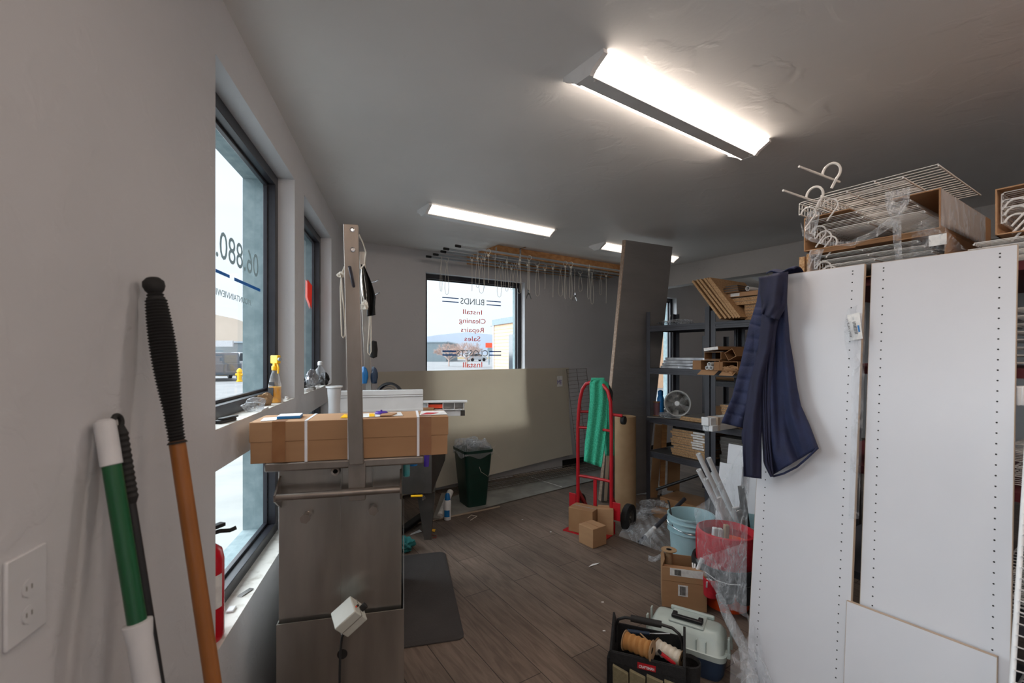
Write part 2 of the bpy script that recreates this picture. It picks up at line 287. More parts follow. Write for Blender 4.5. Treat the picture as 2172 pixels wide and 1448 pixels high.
# translucent sheet
ms = mat('sheet_board', hx(205, 198, 182), hx(196, 190, 176), rough=.45, scale=2)
_t = ms.node_tree; _o = _t.nodes['Material Output']; _b = _t.nodes['Principled BSDF']; _tr = _t.nodes.new('ShaderNodeBsdfTranslucent'); _tr.inputs[0].default_value = (.60, .50, .36, 1)
_mx = _t.nodes.new('ShaderNodeMixShader'); _mx.inputs[0].default_value = .16; _t.links.new(_b.outputs[0], _mx.inputs[1]); _t.links.new(_tr.outputs[0], _mx.inputs[2]); _t.links.new(_mx.outputs[0], _o.inputs[0]); M['sheet'] = ms

# ------------------------------------------------ room plan
u = V((-.2309, .973, 0)).normalized(); nout = V((-u.y, u.x, 0))
CORN = V(((733 - 1086) / FPX * 4.475, 4.475, 0))
LF = FR(CORN - u * (CORN.y / u.y), u)          # left wall: x along, y outwards, z up
vv = V((1.517, 1, 0)).normalized(); w = V((vv.y, -vv.x, 0))
BF = FR(CORN, vv)                              # back wall: x along to the right, y outwards
FLOORANG = math.atan2(w.y, w.x)
M['floor'] = plank_mat('plank_floor', FLOORANG)
def la(px, b=0): return hit(px, HY, LF, b)[0]
def ba(px, b=0): return hit(px, HY, BF, b)[0]
lc = (CORN - LF.translation).dot(u)
L0 = LF @ V((-2.3, 0, 0)); C1 = BF @ V((8.6, 0, 0))
depth = (L0 - CORN).dot(w)
C2 = C1 + w * depth
floor = struct(MB().add([L0, C2, C1, CORN], [(0, 1, 2, 3)]).build('floor', M['floor'], origin=(0, 0, 0), smooth=False))
up = V((0, 0, CEIL))
ceiling = struct(MB().add([L0 + up, C2 + up, C1 + up, CORN + up], [(3, 2, 1, 0)]).build('ceiling', M['ceil'], origin=(0, 0, 0), smooth=False))
def wall(name, F, a0, a1, holes, th=.205, m='wall'):
    b = MB(F); A = sorted({a0, a1} | {h[0] for h in holes} | {h[1] for h in holes}); Z = sorted({0, CEIL} | {h[2] for h in holes} | {h[3] for h in holes})
    op = lambda x, z: any(h[0] < x < h[1] and h[2] < z < h[3] for h in holes)
    for i in range(len(A) - 1):
        for j in range(len(Z) - 1):
            x, X, z, Zz = A[i], A[i + 1], Z[j], Z[j + 1]
            if op((x + X) / 2, (z + Zz) / 2): continue
            b.add([(x, 0, z), (X, 0, z), (X, 0, Zz), (x, 0, Zz)], [(0, 1, 2, 3)]); b.add([(x, th, z), (X, th, z), (X, th, Zz), (x, th, Zz)], [(3, 2, 1, 0)])
    for h in holes:
        x, X, z, Zz = h
        for y0, y1 in ((0, th),):
            b.add([(x, y0, z), (x, y1, z), (x, y1, Zz), (x, y0, Zz)], [(0, 1, 2, 3)]); b.add([(X, y0, z), (X, y1, z), (X, y1, Zz), (X, y0, Zz)], [(3, 2, 1, 0)])
            b.add([(x, y0, z), (X, y0, z), (X, y1, z), (x, y1, z)], [(0, 1, 2, 3)]); b.add([(x, y0, Zz), (X, y0, Zz), (X, y1, Zz), (x, y1, Zz)], [(3, 2, 1, 0)])
    return struct(b.build(name, M[m], origin=F.translation, smooth=False))
zs_, zt_, zl0, zl1 = 1.265, 2.415, .582, 1.14
A1, A2, A3, A4 = la(457), la(625), la(645), la(703)
LH = [(A1, A2, zs_, zt_), (A1, A2, zl0, zl1), (A3, A4, zs_, zt_), (A3, A4, zl0, zl1)]
R1, R2, R3, R4 = -.78, .26, -2.05, -1.0   # row of windows continued unseen behind the camera, added for daylight on the panels
LH += [(R1, R2, zs_, zt_), (R1, R2, zl0, zl1), (R3, R4, zs_, zt_), (R3, R4, zl0, zl1)]
wall('wall_left', LF, -2.3, lc, LH)
B1, B2 = ba(903), ba(1113); B4 = ba(1435); B3 = B4 - (B2 - B1)
zbt = EYE + (750 - 577) / FPX * (BF @ V((B1, 0, 0))).y; zbb = .63
wall('wall_back', BF, 0, 8.6, [(B1, B2, zbb, zbt), (B3, B4, zbb, zbt)])
wall('wall_right', FR(C1, w), 0, depth, [])
wall('wall_rear', FR(C2, -vv), 0, (L0 - C2).dot(-vv), [])
# ceiling beam
b0 = V((2.02, 5.83, 0)); tb = (b0 - CORN).dot(-w)  # distance to back wall along w
MBm = MB(FR(b0 - w * ((b0 - CORN).dot(w)), w)); MBm.box(0, depth, 0, .16, EYE + .862, CEIL)
struct(MBm.build('trim_1', M['beam'], smooth=False))

def window(n, F, a0, a1, z0, z1, mid=None, fw=.05, dep=(.08, .135)):
    b = MB(F); y0, y1 = dep
    b.box(a0, a1, y0, y1, z0, z0 + fw); b.box(a0, a1, y0, y1, z1 - fw, z1); b.box(a0, a0 + fw, y0, y1, z0 + fw, z1 - fw); b.box(a1 - fw, a1, y0, y1, z0 + fw, z1 - fw)
    # stepped inner bead
    g = .012
    for q in ((a0 + fw, a1 - fw, z0 + fw, z0 + fw + g), (a0 + fw, a1 - fw, z1 - fw - g, z1 - fw), (a0 + fw, a0 + fw + g, z0 + fw, z1 - fw), (a1 - fw - g, a1 - fw, z0 + fw, z1 - fw)):
        b.box(q[0], q[1], y1 - .02, y1, q[2], q[3])
    f = struct(b.build('window_%d' % n, M['frame'], bevel=.002)); 
    g1 = MB(F); g1.add([(a0 + fw, y1 - .006, z0 + fw), (a1 - fw, y1 - .006, z0 + fw), (a1 - fw, y1 - .006, z1 - fw), (a0 + fw, y1 - .006, z1 - fw)], [(0, 1, 2, 3)])
    g1.build('pane', M['glass'], f, smooth=False)
    j = MB(F)   # outer cement jamb lining
    for q in ((a0 + .003, a0 + .02, z0 + .003, z1 - .003), (a1 - .02, a1 - .003, z0 + .003, z1 - .003), (a0 + .003, a1 - .003, z1 - .02, z1 - .003), (a0 + .003, a1 - .003, z0 + .003, z0 + .02)): j.box(q[0], q[1], y1 + .003, .24, q[2], q[3])
    lab(j.build('outer_jamb', M['ext'], f), 'grey cement lining outside the pane')
    s = MB(F); s.box(a0 + .001, a1 - .001, .0, y0, z0 - .001, z0 + .003); s.build('sill_board', M['sill'], f)
    return f
W1 = window(1, LF, A1, A2, zs_, zt_); W1b = window(2, LF, A1, A2, zl0, zl1); W2a = window(3, LF, A3, A4, zs_, zt_); window(4, LF, A3, A4, zl0, zl1)
W5 = window(5, BF, B1, B2, zbb, zbt); window(6, BF, B3, B4, zbb, zbt)
for i_, h_ in enumerate(LH[4:]): window(7 + i_, LF, *h_)
# ------------------------------------------------ lamps
LD = V((.82, .572, 0)).normalized()
def lamp(c, lbl, lens='lens', L=1.24):
    c = V((c[0], c[1], CEIL)); F = FR(c, LD); t = T('ceiling_light', lbl, 'ceiling light', c, None)
    h = L / 2
    def prof(sgn):
        out = [(.104, -.006), (.105, -.014)] + [(.105 - .07 * k, -.014 - .041 * (k ** 1.7)) for k in (.2, .4, .6, .8, 1)]
        return [(sgn * a, b) for a, b in out]
    for sgn in (1, -1):
        b = MB(F); pr = prof(sgn); n = len(pr)
        b.add([(x, y, z) for x in (-h + .02, h - .02) for y, z in pr] , [(i, i + 1, n + i + 1, n + i) for i in range(n - 1)])
        b.build('lens', M[lens], t, smooth=True)
    MB(F).box(-h + .02, h - .02, -.1, .1, -.006, -.0005).build('back_plate', M['whitem'], t)
    s = MB(F); s.box(-h + .02, h - .02, -.033, .033, -.062, -.05)
    for x in (-h + .045, h - .045): s.cyl((x, -.02, -.062), (x, -.02, -.066), .005, n=10)
    s.build('spine', M['whitem'], t, bevel=.003)
    for x0 in (-h, h - .022):
        e = MB(F); p = [(.11, -.0005), (.112, -.016), (.085, -.03), (.055, -.047), (.038, -.064), (-.038, -.064), (-.055, -.047), (-.085, -.03), (-.112, -.016), (-.11, -.0005)]
        e.add([(x, y, z) for x in (x0, x0 + .022) for y, z in p], [tuple(range(9, -1, -1)), tuple(range(10, 20))] + [(i, (i + 1) % 10, 10 + (i + 1) % 10, 10 + i) for i in range(10)])
        e.cyl((x0 - .001, 0, -.03), (x0 + .001, 0, -.03), .014, n=16)
        e.build('end_cap', M['whitem'], t)
    return t
lamp((.78, 2.11), 'big wraparound ceiling light nearest to the camera')
lamp((-.17, 3.82), 'wraparound ceiling light above the back corner, left of the wood frame', 'lensmid')
lamp((1.37, 4.99), 'wraparound ceiling light partly behind the tall grey slab', 'lensmid')
lamp((4.1, 6.95), 'dim ceiling light seen past the beam above the particleboard stack', 'lensfar')
lamp((.22, -.42), 'wraparound ceiling light just behind the camera', 'lensnear')
lamp((1.85, .55), 'unseen ceiling light added behind the camera on the right', 'lensnear')  # unseen extra lamp, added to brighten the room near the camera
# ------------------------------------------------ lettering on the panes
def wtext(b, F, y, txt, pxL, pxR, ytop, ybot):
    x1, zb = hit(pxR, ybot, F, y); _, zt = hit(pxR, ytop, F, y); x0, _ = hit(pxL, ybot, F, y)
    k = MB(); k.text(txt, 1, Matrix.Identity(4), mirror=True, width=x1 - x0)
    zz = [v.z for v in k.v]; lo = min(v.z for v in k.v if True); h = .72
    for v in k.v: v.z = v.z / h * (zt - zb)
    b.add([(v.x + x1, v.y + y, v.z + zb) for v in k.v], k.f)
def wstripe(b, F, y, pxL, pxR, ytop, ybot, at='L'):
    p = pxL if at == 'L' else pxR
    x0 = hit(pxL, 700, F, y)[0]; x1 = hit(pxR, 700, F, y)[0]; z1 = hit(p, ytop, F, y)[1]; z0 = hit(p, ybot, F, y)[1]
    b.box(x0, x1, y - .0004, y + .0004, z0, z1)
yg = .122
g = MB(LF); wtext(g, LF, yg, '06.880.', 458, 548, 540, 589); lab(g.build('phone_lettering', M['lgrey_v'], W1, smooth=False), 'pale grey mirrored phone digits')
g = MB(LF); wstripe(g, LF, yg, 457.5, 487, 570, 577); wstripe(g, LF, yg, 497, 552, 588, 595); lab(g.build('blue_stripe', M['blue_v'], W1), 'blue stripe')
g = MB(LF); wtext(g, LF, yg, '.MOUNTAINVIEWIN', 450, 533, 636, 648); lab(g.build('address_lettering', M['lgrey_v'], W1, smooth=False), 'small pale grey mirrored web address')
yb = .122
g = MB(BF)
for a in (('BLINDS', 976.7, 1026.9, 634.5, 647.6), ('CLOSETS', 968.4, 1035, 742, 755.5)): wtext(g, BF, yb, *a)
lab(g.build('grey_lettering', M['grey_v'], W5, smooth=False), 'thin grey mirrored capitals')
g = MB(BF)
for a in (('Install', 982, 1022.3, 657.5, 667.4), ('Cleaning', 973.7, 1030, 676, 686.4), ('Repairs', 977.5, 1026, 694.7, 705), ('Sales', 985, 1018.8, 713, 723.6), ('Install', 982, 1022.8, 767, 778.3), ('& Custom Design', 942, 1062, 786, 797)): wtext(g, BF, yb, *a)
lab(g.build('red_lettering', M['red_v'], W5, smooth=False), 'orange red mirrored words')
g = MB(BF)
for a in ((938, 973, 629.4, 631.4), (938, 973, 637.6, 639.6), (1032, 1062.5, 637, 639), (1032, 1062.5, 645, 647), (938.5, 968, 743, 746), (938.5, 968, 751.3, 754), (1037.5, 1063, 743.8, 746.2), (1037.5, 1063, 751.8, 754.2)): wstripe(g, BF, yb, *a)
lab(g.build('blue_stripes', M['dblue_v'], W5), 'paired blue bars')
g = MB(LF)   # red and blue logo on the second window
x0, z0 = hit(652, 645, LF, yg); x1, z1 = hit(662, 600, LF, yg)
g.prism([(x0, z1), (x1, z1 - .02), (x1 - .02, z0 - .02), (x0, z0 + .05)], yg - .0004, yg + .0004); lab(g.build('logo_panel', M['red_v'], W2a), 'red logo shape')
# ------------------------------------------------ outdoors
gz = -.15
def gq(name, pts, m, z): return struct(MB().add([(x, y, z) for x, y in pts], [tuple(range(len(pts)))]).build(name, M[m], origin=(0, 0, 0), smooth=False))
big = [(-420, -200), (700, -200), (700, 800), (-420, 800)]
gq('street_ground', big, 'asphalt', gz)
b = MB(LF); b.box(-8, 30, .25, 2.6, gz, gz + .12); struct(b.build('sidewalk', M['walk']))
b = MB(BF); b.box(-.3, 30, .25, 2.4, gz, gz + .108); struct(b.build('sidewalk', M['walk']))
def ridge(name, m, d, pts, z0=gz):
    b = MB(); n = len(pts); t = []
    for k, (px, py) in enumerate(pts):
        t.append(P(px, py, d))
    vs = []; 
    for p in t: vs += [(p.x, p.y, z0), (p.x, p.y, p.z), (p.x * 1.5, p.y * 1.5, z0)]
    fs = []
    for i in range(n - 1): fs += [(3 * i, 3 * i + 3, 3 * i + 4, 3 * i + 1), (3 * i + 1, 3 * i + 4, 3 * i + 5, 3 * i + 2)]
    b.add(vs, fs); return struct(b.build(name, M[m]))
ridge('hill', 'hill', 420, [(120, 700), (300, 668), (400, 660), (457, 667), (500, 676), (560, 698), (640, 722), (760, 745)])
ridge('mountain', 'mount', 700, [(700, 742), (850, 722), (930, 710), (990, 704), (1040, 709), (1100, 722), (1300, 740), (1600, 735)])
def block(name, lbl, cat, m, pA, pB, base, top, d, dp=6, roof=None):
    t = T(name, lbl, cat, P((pA + pB) / 2, HY, d).xy.to_3d() + V((0, 0, gz)))
    a = P(pA, HY, d); c = P(pB, HY, d); F = FR((a.x, a.y, 0), c - a); L = (c - a).length; zt = EYE - (top - HY) / FPX * d
    MB(F).box(0, L, 0, dp, gz, zt).build('wall', M[m], t)
    MB(F).box(-.2, L + .2, -.2, dp + .2, zt, zt + .25).build('roof', M[roof or 'roofm'], t); return t
block('warehouse', 'long grey metal warehouse seen low at left of the back window', 'building', 'gsiding', 890, 946, 0, 726, 95, 20)
shop = block('shop_building', 'dark low shop with a white fascia across the street from the near left window', 'building', 'gsiding', 380, 545, 0, 727, 75, 10)
b = MB(); a = P(440, 735, 73.5); c = P(495, 722, 73.5); b.box(a.x, c.x, 73.3, 73.6, a.z, c.z); b.build('fascia_sign', M['carw'], shop)
# neighbouring building beside the back window view
t = T('neighbour_building', 'orange sided building with a grey metal roof right outside the back window', 'building', P(1060, HY, 28).xy.to_3d() + V((0, 0, gz)))
a = P(1049, HY, 28); c = P(1130, HY, 23.5); F = FR((a.x, a.y, 0), c - a)
z1 = 1.5 + 60 / FPX * 28; b = MB(F); b.box(0, 9, 0, 8, gz, z1)
for k in range(16): b.box(0, 9, -.02, 0, gz + .1 + k * .2, gz + .1 + k * .2 + .17)
b.build('siding', M['siding'], t); MB(F).box(-.1, 9, -.12, 8, z1, z1 + .34).build('parapet', M['gsiding'], t)
MB(F).box(-.16, 0, -.06, 8, gz, z1).build('corner_trim', M['carw'], t)
x0, _ = hit(1081, 750, F); MB(F).box(x0, x0 + 1.4, -.06, 0, .5, 2.6).build('window', M['winm'], t)
MB(F).box(-1.2, 9, 9, 16, gz, 4.55).build('upper_wall', M['carw'], t)
x0 = hit(1044, 640, F, 8.7)[0]
b = MB(F); b.hexa([(x0, 8.3, 4.55), (9, 8.3, 4.55), (9, 16, 4.55), (x0, 16, 4.55)], [(x0 + .7, 10.6, 5.6), (9, 10.6, 5.6), (9, 14, 5.6), (x0 + .7, 14, 5.6)]); b.build('roof', M['roofm'], t)
t = T('street_sign', 'small red sign with a dark panel down the street', 'sign', P(1037, HY, 70).xy.to_3d() + V((0, 0, gz)))
a = P(1030, 737, 70); c = P(1044, 727, 70); MB().box(a.x, c.x, 69.9, 70.1, a.z, c.z).build('red_panel', M['red'], t); MB().box(a.x + .3, c.x, 69.9, 70.1, a.z - .7, a.z).build('dark_panel', M['gsiding'], t)
MB().cyl(((a.x + c.x) / 2, 70, gz), ((a.x + c.x) / 2, 70, a.z), .1).build('post', M['gsiding'], t)
def verge(px0, px1, y0, y1):
    b = MB(); pts = [PZ(px0, y1, gz), PZ(px1, y1 - 1, gz), PZ(px1, y0, gz), PZ(px0, y0, gz)]
    b.hexa(pts, [p + V((0, 0, .06)) for p in pts]); return struct(b.build('verge', M['grass']))
verge(880, 1040, 757.5, 762); verge(440, 550, 793, 797)
# bare tree
def tree(base, H, R, lbl):
    t = T('bare_tree', lbl, 'tree', base); b = MB(); b.tube([base, base + V((0, 0, H * .35))], [.1, .07]); b.build('trunk', M['bark'], t)
    q = MB(); rnd = random.Random(4)
    def br(p, d, L, r, n):
        e = p + d * L; q.cyl(p, e, r, r * .6, n=4, cap=False)
        if n:
            for _ in range(4):
                br(e - d * L * rnd.random() * .4, (d + V((rnd.uniform(-.8, .8), rnd.uniform(-.8, .8), rnd.uniform(-.3, .5)))).normalized(), L * .68, r * .6, n - 1)
    for k in range(9):
        a = k * 2.4; br(base + V((0, 0, H * (.2 + .02 * k))), V((math.cos(a) * R, math.sin(a), .9)).normalized(), H * .28, .05, 4)
    q.build('twigs', M['bark'], t, smooth=False)
tree(P(990, HY, 55).xy.to_3d() + V((0, 0, gz)), 3.6, 1.3, 'leafless pinkish tree standing in the middle of the back window view')
tree(P(952, HY, 60).xy.to_3d() + V((0, 0, gz)), 3.6, 1.4, 'leafless bush spreading beside the grey warehouse')
def car(name, lbl, px, d, m, rz, pickup=False):
    o = P(px, HY, d); o.z = gz; F = Matrix.Translation(o) @ Matrix.Rotation(rz, 4, 'Z'); t = T(name, lbl, 'vehicle', o)
    pr = [(-2.3, .35), (2.3, .35), (2.35, .8), (2.2, 1.0), (1.2, 1.08), (-2.3, 1.08)]
    MB(F).prism(pr, -.9, .9).build('body', M[m], t, bevel=.06)
    cab = [(1.2, 1.06), (.55, 1.72), (-.75, 1.75), (-.95, 1.06)] if pickup else [(1.2, 1.06), (.5, 1.72), (-2.0, 1.72), (-2.25, 1.06)]
    MB(F).prism(cab, -.8, .8).build('cabin', M[m], t, bevel=.05)
    cw = [(x * .92 + .0, z - .05 if z > 1.5 else z + .05) for x, z in cab]; MB(F).prism(cw, -.82, .82).build('side_windows', M['winm'], t)
    for x in (-1.45, 1.45):
        for y in (-.92, .92): MB(F).cyl((x, y - .1, .36), (x, y + .1, .36), .36, n=20).build('wheel', M['rubber'], t)
car('pickup_truck', 'white pickup truck parked across the street, seen through the near left window', 520, 36, 'carw', .95, True)
car('parked_car', 'dark parked car left of the white pickup across the street', 462, 29, 'card_', 2.3)
car('parked_car', 'white car far down the street behind the lettering of the back window', 1010, 100, 'carw', .6)
t = T('fire_hydrant', 'yellow fire hydrant in front of the white pickup', 'hydrant', P(508, HY, 27).xy.to_3d() + V((0, 0, gz)))
o = P(508, HY, 27).xy.to_3d() + V((0, 0, gz)); MB().lathe([(.17, 0), (.17, .06), (.12, .08), (.12, .55), (.16, .57), (.14, .68), (.06, .78), (0, .8)], o).build('barrel', M['yellow'], t); MB().cyl(o + V((-.22, 0, .42)), o + V((.22, 0, .42)), .07).build('nozzles', M['yellow'], t)

# ------------------------------------------------ near left wall: poles, outlet, extinguisher
nin = -nout
def LW(px, py, off=0):
    x, z = hit(px, py, LF, -off); return LF @ V((x, -off, z))
def pole_line(p_top, px2, py2, d2):
    q = P(px2, py2, d2); s = (p_top.z) / (p_top.z - q.z); return p_top, p_top + (q - p_top) * s
# orange pole with ribbed black grip
top = LW(326, 603, .03); top, bot = pole_line(top, 452, 1448, .965)
t = T('broom', 'orange brown pole with a ribbed black grip leaning on the left wall', 'pole', (bot.x, bot.y, 0))
ax = (bot - top).normalized(); Lg = (P(371, 940, .99) - top).length
MB().cyl(top + ax * Lg * .985, bot, .0155, n=20).build('shaft', M['pole'], t)
pr = []; n = 52
for k in range(n):
    f = k / n; r = .0155 + .0075 * math.sin(min(1, f * 1.25) * PI) + (.001 if f < .9 else 0)
    if f < .08: r = .012 + .05 * f
    pr += [(r - .0025, f * Lg), (r + .0012, (f + .45 / n) * Lg)]
pr += [(.019, Lg), (.014, Lg)]
MB().lathe(pr, top, ax, 20).build('grip', M['rubber'], t)
kb = MB(); kb.lathe([(0, -.016), (.012, -.014), (.0195, -.006), (.0205, .004), (.017, .014), (.010, .022), (0, .024)], top, ax, 20); kb.build('hanging_knob', M['rubber'], t)
MB().box(-.16, .16, -.03, .03, 0, .05, ).build('broom_head', M['black'], t) if False else None
# green pole
top = LW(222, 895, .022); top, bot = pole_line(top, 312, 1448, .815)
t = T('mop', 'green pole with white top cap and white lower sleeve leaning on the left wall', 'pole', (bot.x, bot.y, 0)); ax = (bot - top).normalized(); L = (bot - top).length
MB().cyl(top + ax * .05, bot, .0145, n=20).build('shaft', M['green'], t)
l1 = (P(245, 1322, .83) - top).length
c1 = (P(238, 980, .855) - top).length
MB().lathe([(0, -.006), (.010, -.005), (.016, 0), (.0165, .02), (.0165, c1), (.0145, c1 + .001)], top, ax, 20).build('top_cap', M['wallplate'], t)
MB().lathe([(.0145, l1 - .002), (.0225, l1), (.0225, l1 + .004), (.019, l1 + .03), (.0195, l1 + .22), (.0145, l1 + .23)], top, ax, 20).build('sleeve', M['wallplate'], t)
# black pole
top = LW(247, 882, .02); top, bot = pole_line(top, 337, 1448, .85)
t = T('squeegee_pole', 'thin black pole with a looped top behind the green one', 'pole', (bot.x, bot.y, 0)); ax = (bot - top).normalized()
MB().cyl(top + ax * .12, bot, .009, n=14).build('shaft', M['black'], t)
pr = [(.0095, .02)]
for k in range(12): pr += [(.0125, .03 + k * .011), (.0145, .036 + k * .011)]
pr += [(.0095, .17)]; MB().lathe(pr, top, ax, 14).build('grip', M['rubber'], t)
sx = vv.cross(V((0, 0, 1))).normalized(); loop = arc(top + ax * .012, .013, 0, 2 * PI, 16, u, -ax); MB().tube(loop[:-1], .005, 8, closed=True).build('hanging_loop', M['rubber'], t)
# wall outlet
F = LF; x1, zt = hit(90, 1150, F); _, zb = hit(90, 1322, F); x0 = x1 - .075
t = T('wall_outlet', 'white switch plate on the left wall at the left edge of the view', 'outlet', LF @ V(((x0 + x1) / 2, 0, zb)))
MB(F).box(x0, x1, -.006, 0, zb, zt).build('plate', M['wallplate'], t, bevel=.002)
k = MB(F)
for zc in (zb + .075, zb + .035): k.cyl(((x0 + x1) / 2, -.0065, zc), ((x0 + x1) / 2, -.0075, zc), .013, n=16)
k.build('receptacle', M['wallplate'], t); k = MB(F)
for zc in (zb + .075, zb + .035):
    for dx in (-.005, .005): k.box((x0 + x1) / 2 + dx - .001, (x0 + x1) / 2 + dx + .001, -.0079, -.0074, zc - .003, zc + .004)
k.build('slots', M['pblam'], t)
# fire extinguisher on the near end of the lower sill
c = LF @ V((A1 + .052, .052, zl0 + .003))
c = PZ(450, 1372, zl0 + .003); lx, _ = (LF.inverted() @ c).xy; c = LF @ V((A1 + .082, .056, zl0 + .003))
t = T('fire_extinguisher', 'red fire extinguisher standing at the near end of the lower window sill', 'fire extinguisher', c)
MB().lathe([(0, 0), (.045, .001), (.05, .01), (.05, .255), (.044, .285), (.026, .302), (.018, .31), (.018, .32)], c, n=32).build('cylinder', M['redext'], t)
k = MB(); 
k.add([(c.x + .0506 * math.cos(a), c.y + .0506 * math.sin(a), c.z + z) for z in (.11, .215) for a in [(-2.6 + i * .2) for i in range(14)]], [(i, i + 1, i + 15, i + 14) for i in range(13)]); k.build('instruction_label', M['paper'], t)
k = MB(); k.cyl(c + V((0, 0, .318)), c + V((0, 0, .345)), .016, n=12); k.box(-.012, .06, -.012, .012, 0, .012, FR(c + V((0, 0, .345)), u + nin * .6)); k.build('valve', M['black'], t, bevel=.002)
k = MB(); hc = c + V((0, 0, .335)); k.tube([hc, hc + nin * .03 + u * .03, hc + nin * .055 + u * .04 - V((0, 0, .004)), hc + nin * .07 + u * .05], .007, 8); k.build('nozzle', M['rubber'], t)

# ------------------------------------------------ things on the sills
def on_sill(px, py, z=zs_ + .003): return PZ(px, py, z)
def bottle_spray(base, lbl, liq, cap, h=.25, r=.032, name='spray_bottle', fill=.5, facing=0, body='bclear', kind='spray bottle'):
    t = T(name, lbl, kind, base)
    MB().lathe([(0, 0), (r * .95, 0), (r, .01), (r * .97, h * .35), (r * .8, h * .45), (r * .72, h * .52), (r * .45, h * .62), (r * .38, h * .68)], base, n=24).build('bottle', M[body], t)
    hf = h * .5 * fill * 1.3
    MB().lathe([(0, .002), (r * .9, .002), (r * .94, .012), (r * .91, min(hf, h * .35)), (0, min(hf, h * .35))], base, n=24).build('liquid', M[liq], t)
    R = Matrix.Translation(base) @ Matrix.Rotation(facing, 4, 'Z'); k = MB(R); k.cyl((0, 0, h * .66), (0, 0, h * .76), r * .5, n=16); k.box(-r * 1.15, r * .8, -r * .32, r * .32, h * .80, h * .97); k.box(-r * .45, r * .25, -r * .3, r * .3, h * .74, h * .82); k.build('trigger_head', M[cap], t, bevel=.004)
    k = MB(R); k.tube([(-r * .6, 0, h * .82), (-r * 1.0, 0, h * .72), (-r * .9, 0, h * .60)], .004); k.build('trigger', M[cap], t)
    k = MB(R); k.cyl((-r * 1.5, 0, h * .89), (-r * 1.1, 0, h * .89), r * .28, n=12); k.build('nozzle', M['grey'], t); return t
bp = LF @ V((hit(583, 850, LF, 0)[0], .045, zs_ + .003)); bp = P(583, 848, bp.y); x_, _ = (LF.inverted() @ bp).xy
bp = LF @ V((A2 - .24, .04, zs_ + .003))
def sillpt(F, px, bb, z):  # on a sill, b outwards
    x = hit(px, HY, F, bb)[0]; return F @ V((x, bb, z))
sb = sillpt(LF, 583, .035, zs_ + .003)
bottle_spray(sb, 'yellow headed spray bottle half full of amber liquid on the upper sill', 'ybrown', 'yellow', h=.232, r=.029, facing=2.6)
k = MB(Matrix.Translation(sb)); k.box(-.012, .016, -.0315, -.0295, .03, .075, Matrix.Rotation(-.2, 4, 'Z')); k.box(-.010, .018, -.0275, -.0255, .085, .10, Matrix.Rotation(-.2, 4, 'Z')); k.build('printed_label', M['ink'], bpy.data.objects['spray_bottle'])
def crumple(name, lbl, cat, c, rx, ry, rz, m, seed=1, amp=.3, group=None, n=40, rot=0):
    rnd = random.Random(seed); ph = [(rnd.uniform(2, 5), rnd.uniform(2, 5), rnd.uniform(2, 5), rnd.uniform(0, 6)) for _ in range(6)]
    def f(a, b_):
        th = a * 2 * PI; ph_ = b_ * PI; d = V((math.cos(th) * math.sin(ph_), math.sin(th) * math.sin(ph_), math.cos(ph_)))
        s = 1 + amp * sum(math.sin(q[0] * d.x + q[1] * d.y * 1.3 + q[2] * d.z * 1.1 + q[3]) for q in ph) / 3 - amp * .9 * sum(am * abs(noise.noise(d * kk + V((seed * 3.3, kk, 0)))) * 2 for kk, am in ((2.2, .6), (5, .4), (10, .2)))
        p = V((d.x * rx * s, d.y * ry * s, (d.z * s) * rz)); p.z = max(p.z, -rz * .8)
        return p
    b = MB(Matrix.Translation(V(c) + V((0, 0, rz * .8))) @ Matrix.Rotation(rot, 4, 'Z')); b.grid(f, n, n // 2)
    o = b.build(name, M[m], angle=50); return tag(o, lbl, cat, group)
crumple('plastic_bag', 'small clear plastic bag lying on the upper sill', 'bag', sillpt(LF, 540, .03, zs_ + .003), .05, .03, .028, 'clear', 3, rot=1.3)
crumple('paper_scrap', 'crumpled beige paper between the bag and the spray bottle', 'paper', sillpt(LF, 563, .045, zs_ + .003), .04, .02, .03, 'kraft', 5, rot=1.2)
k = MB(FR(sillpt(LF, 478, .03, zs_ + .003), u + nin * .25)); k.box(-.045, .045, -.012, .012, 0, .012); k.box(-.03, .05, -.016, .008, .012, .018); tag(k.build('box_cutter', M['black'], bevel=.003), 'black box cutter on the near end of the upper sill', 'knife')
for i, (px, bb, L) in enumerate(((597, .015, .03), (608, .02, .022), (617, .03, .028))):
    k = MB(FR(sillpt(LF, px, bb, zs_ + .003), u + nin * (.2 * i - .2))); k.box(-L, L, -.008, .008, 0, .006); k.cyl((-L * .3, 0, .006), (-L * .3, 0, .016), .007, n=10); k.box(L * .3, L * .9, -.006, .006, .006, .012); tag(k.build('blind_bracket', M['whitem'], bevel=.001), 'tiny white blind bracket lying right of the spray bottle', 'bracket', 'small blind brackets on the upper sill')
k = MB(FR(sillpt(LF, 556, .012, zs_ + .003), u)); k.prism([(-.05, 0), (.05, 0), (.045, .008), (-.045, .004)], -.012, .012); tag(k.build('wax_paper_strip', M['paper']), 'white strip of backing paper on the sill under the bottle', 'paper')
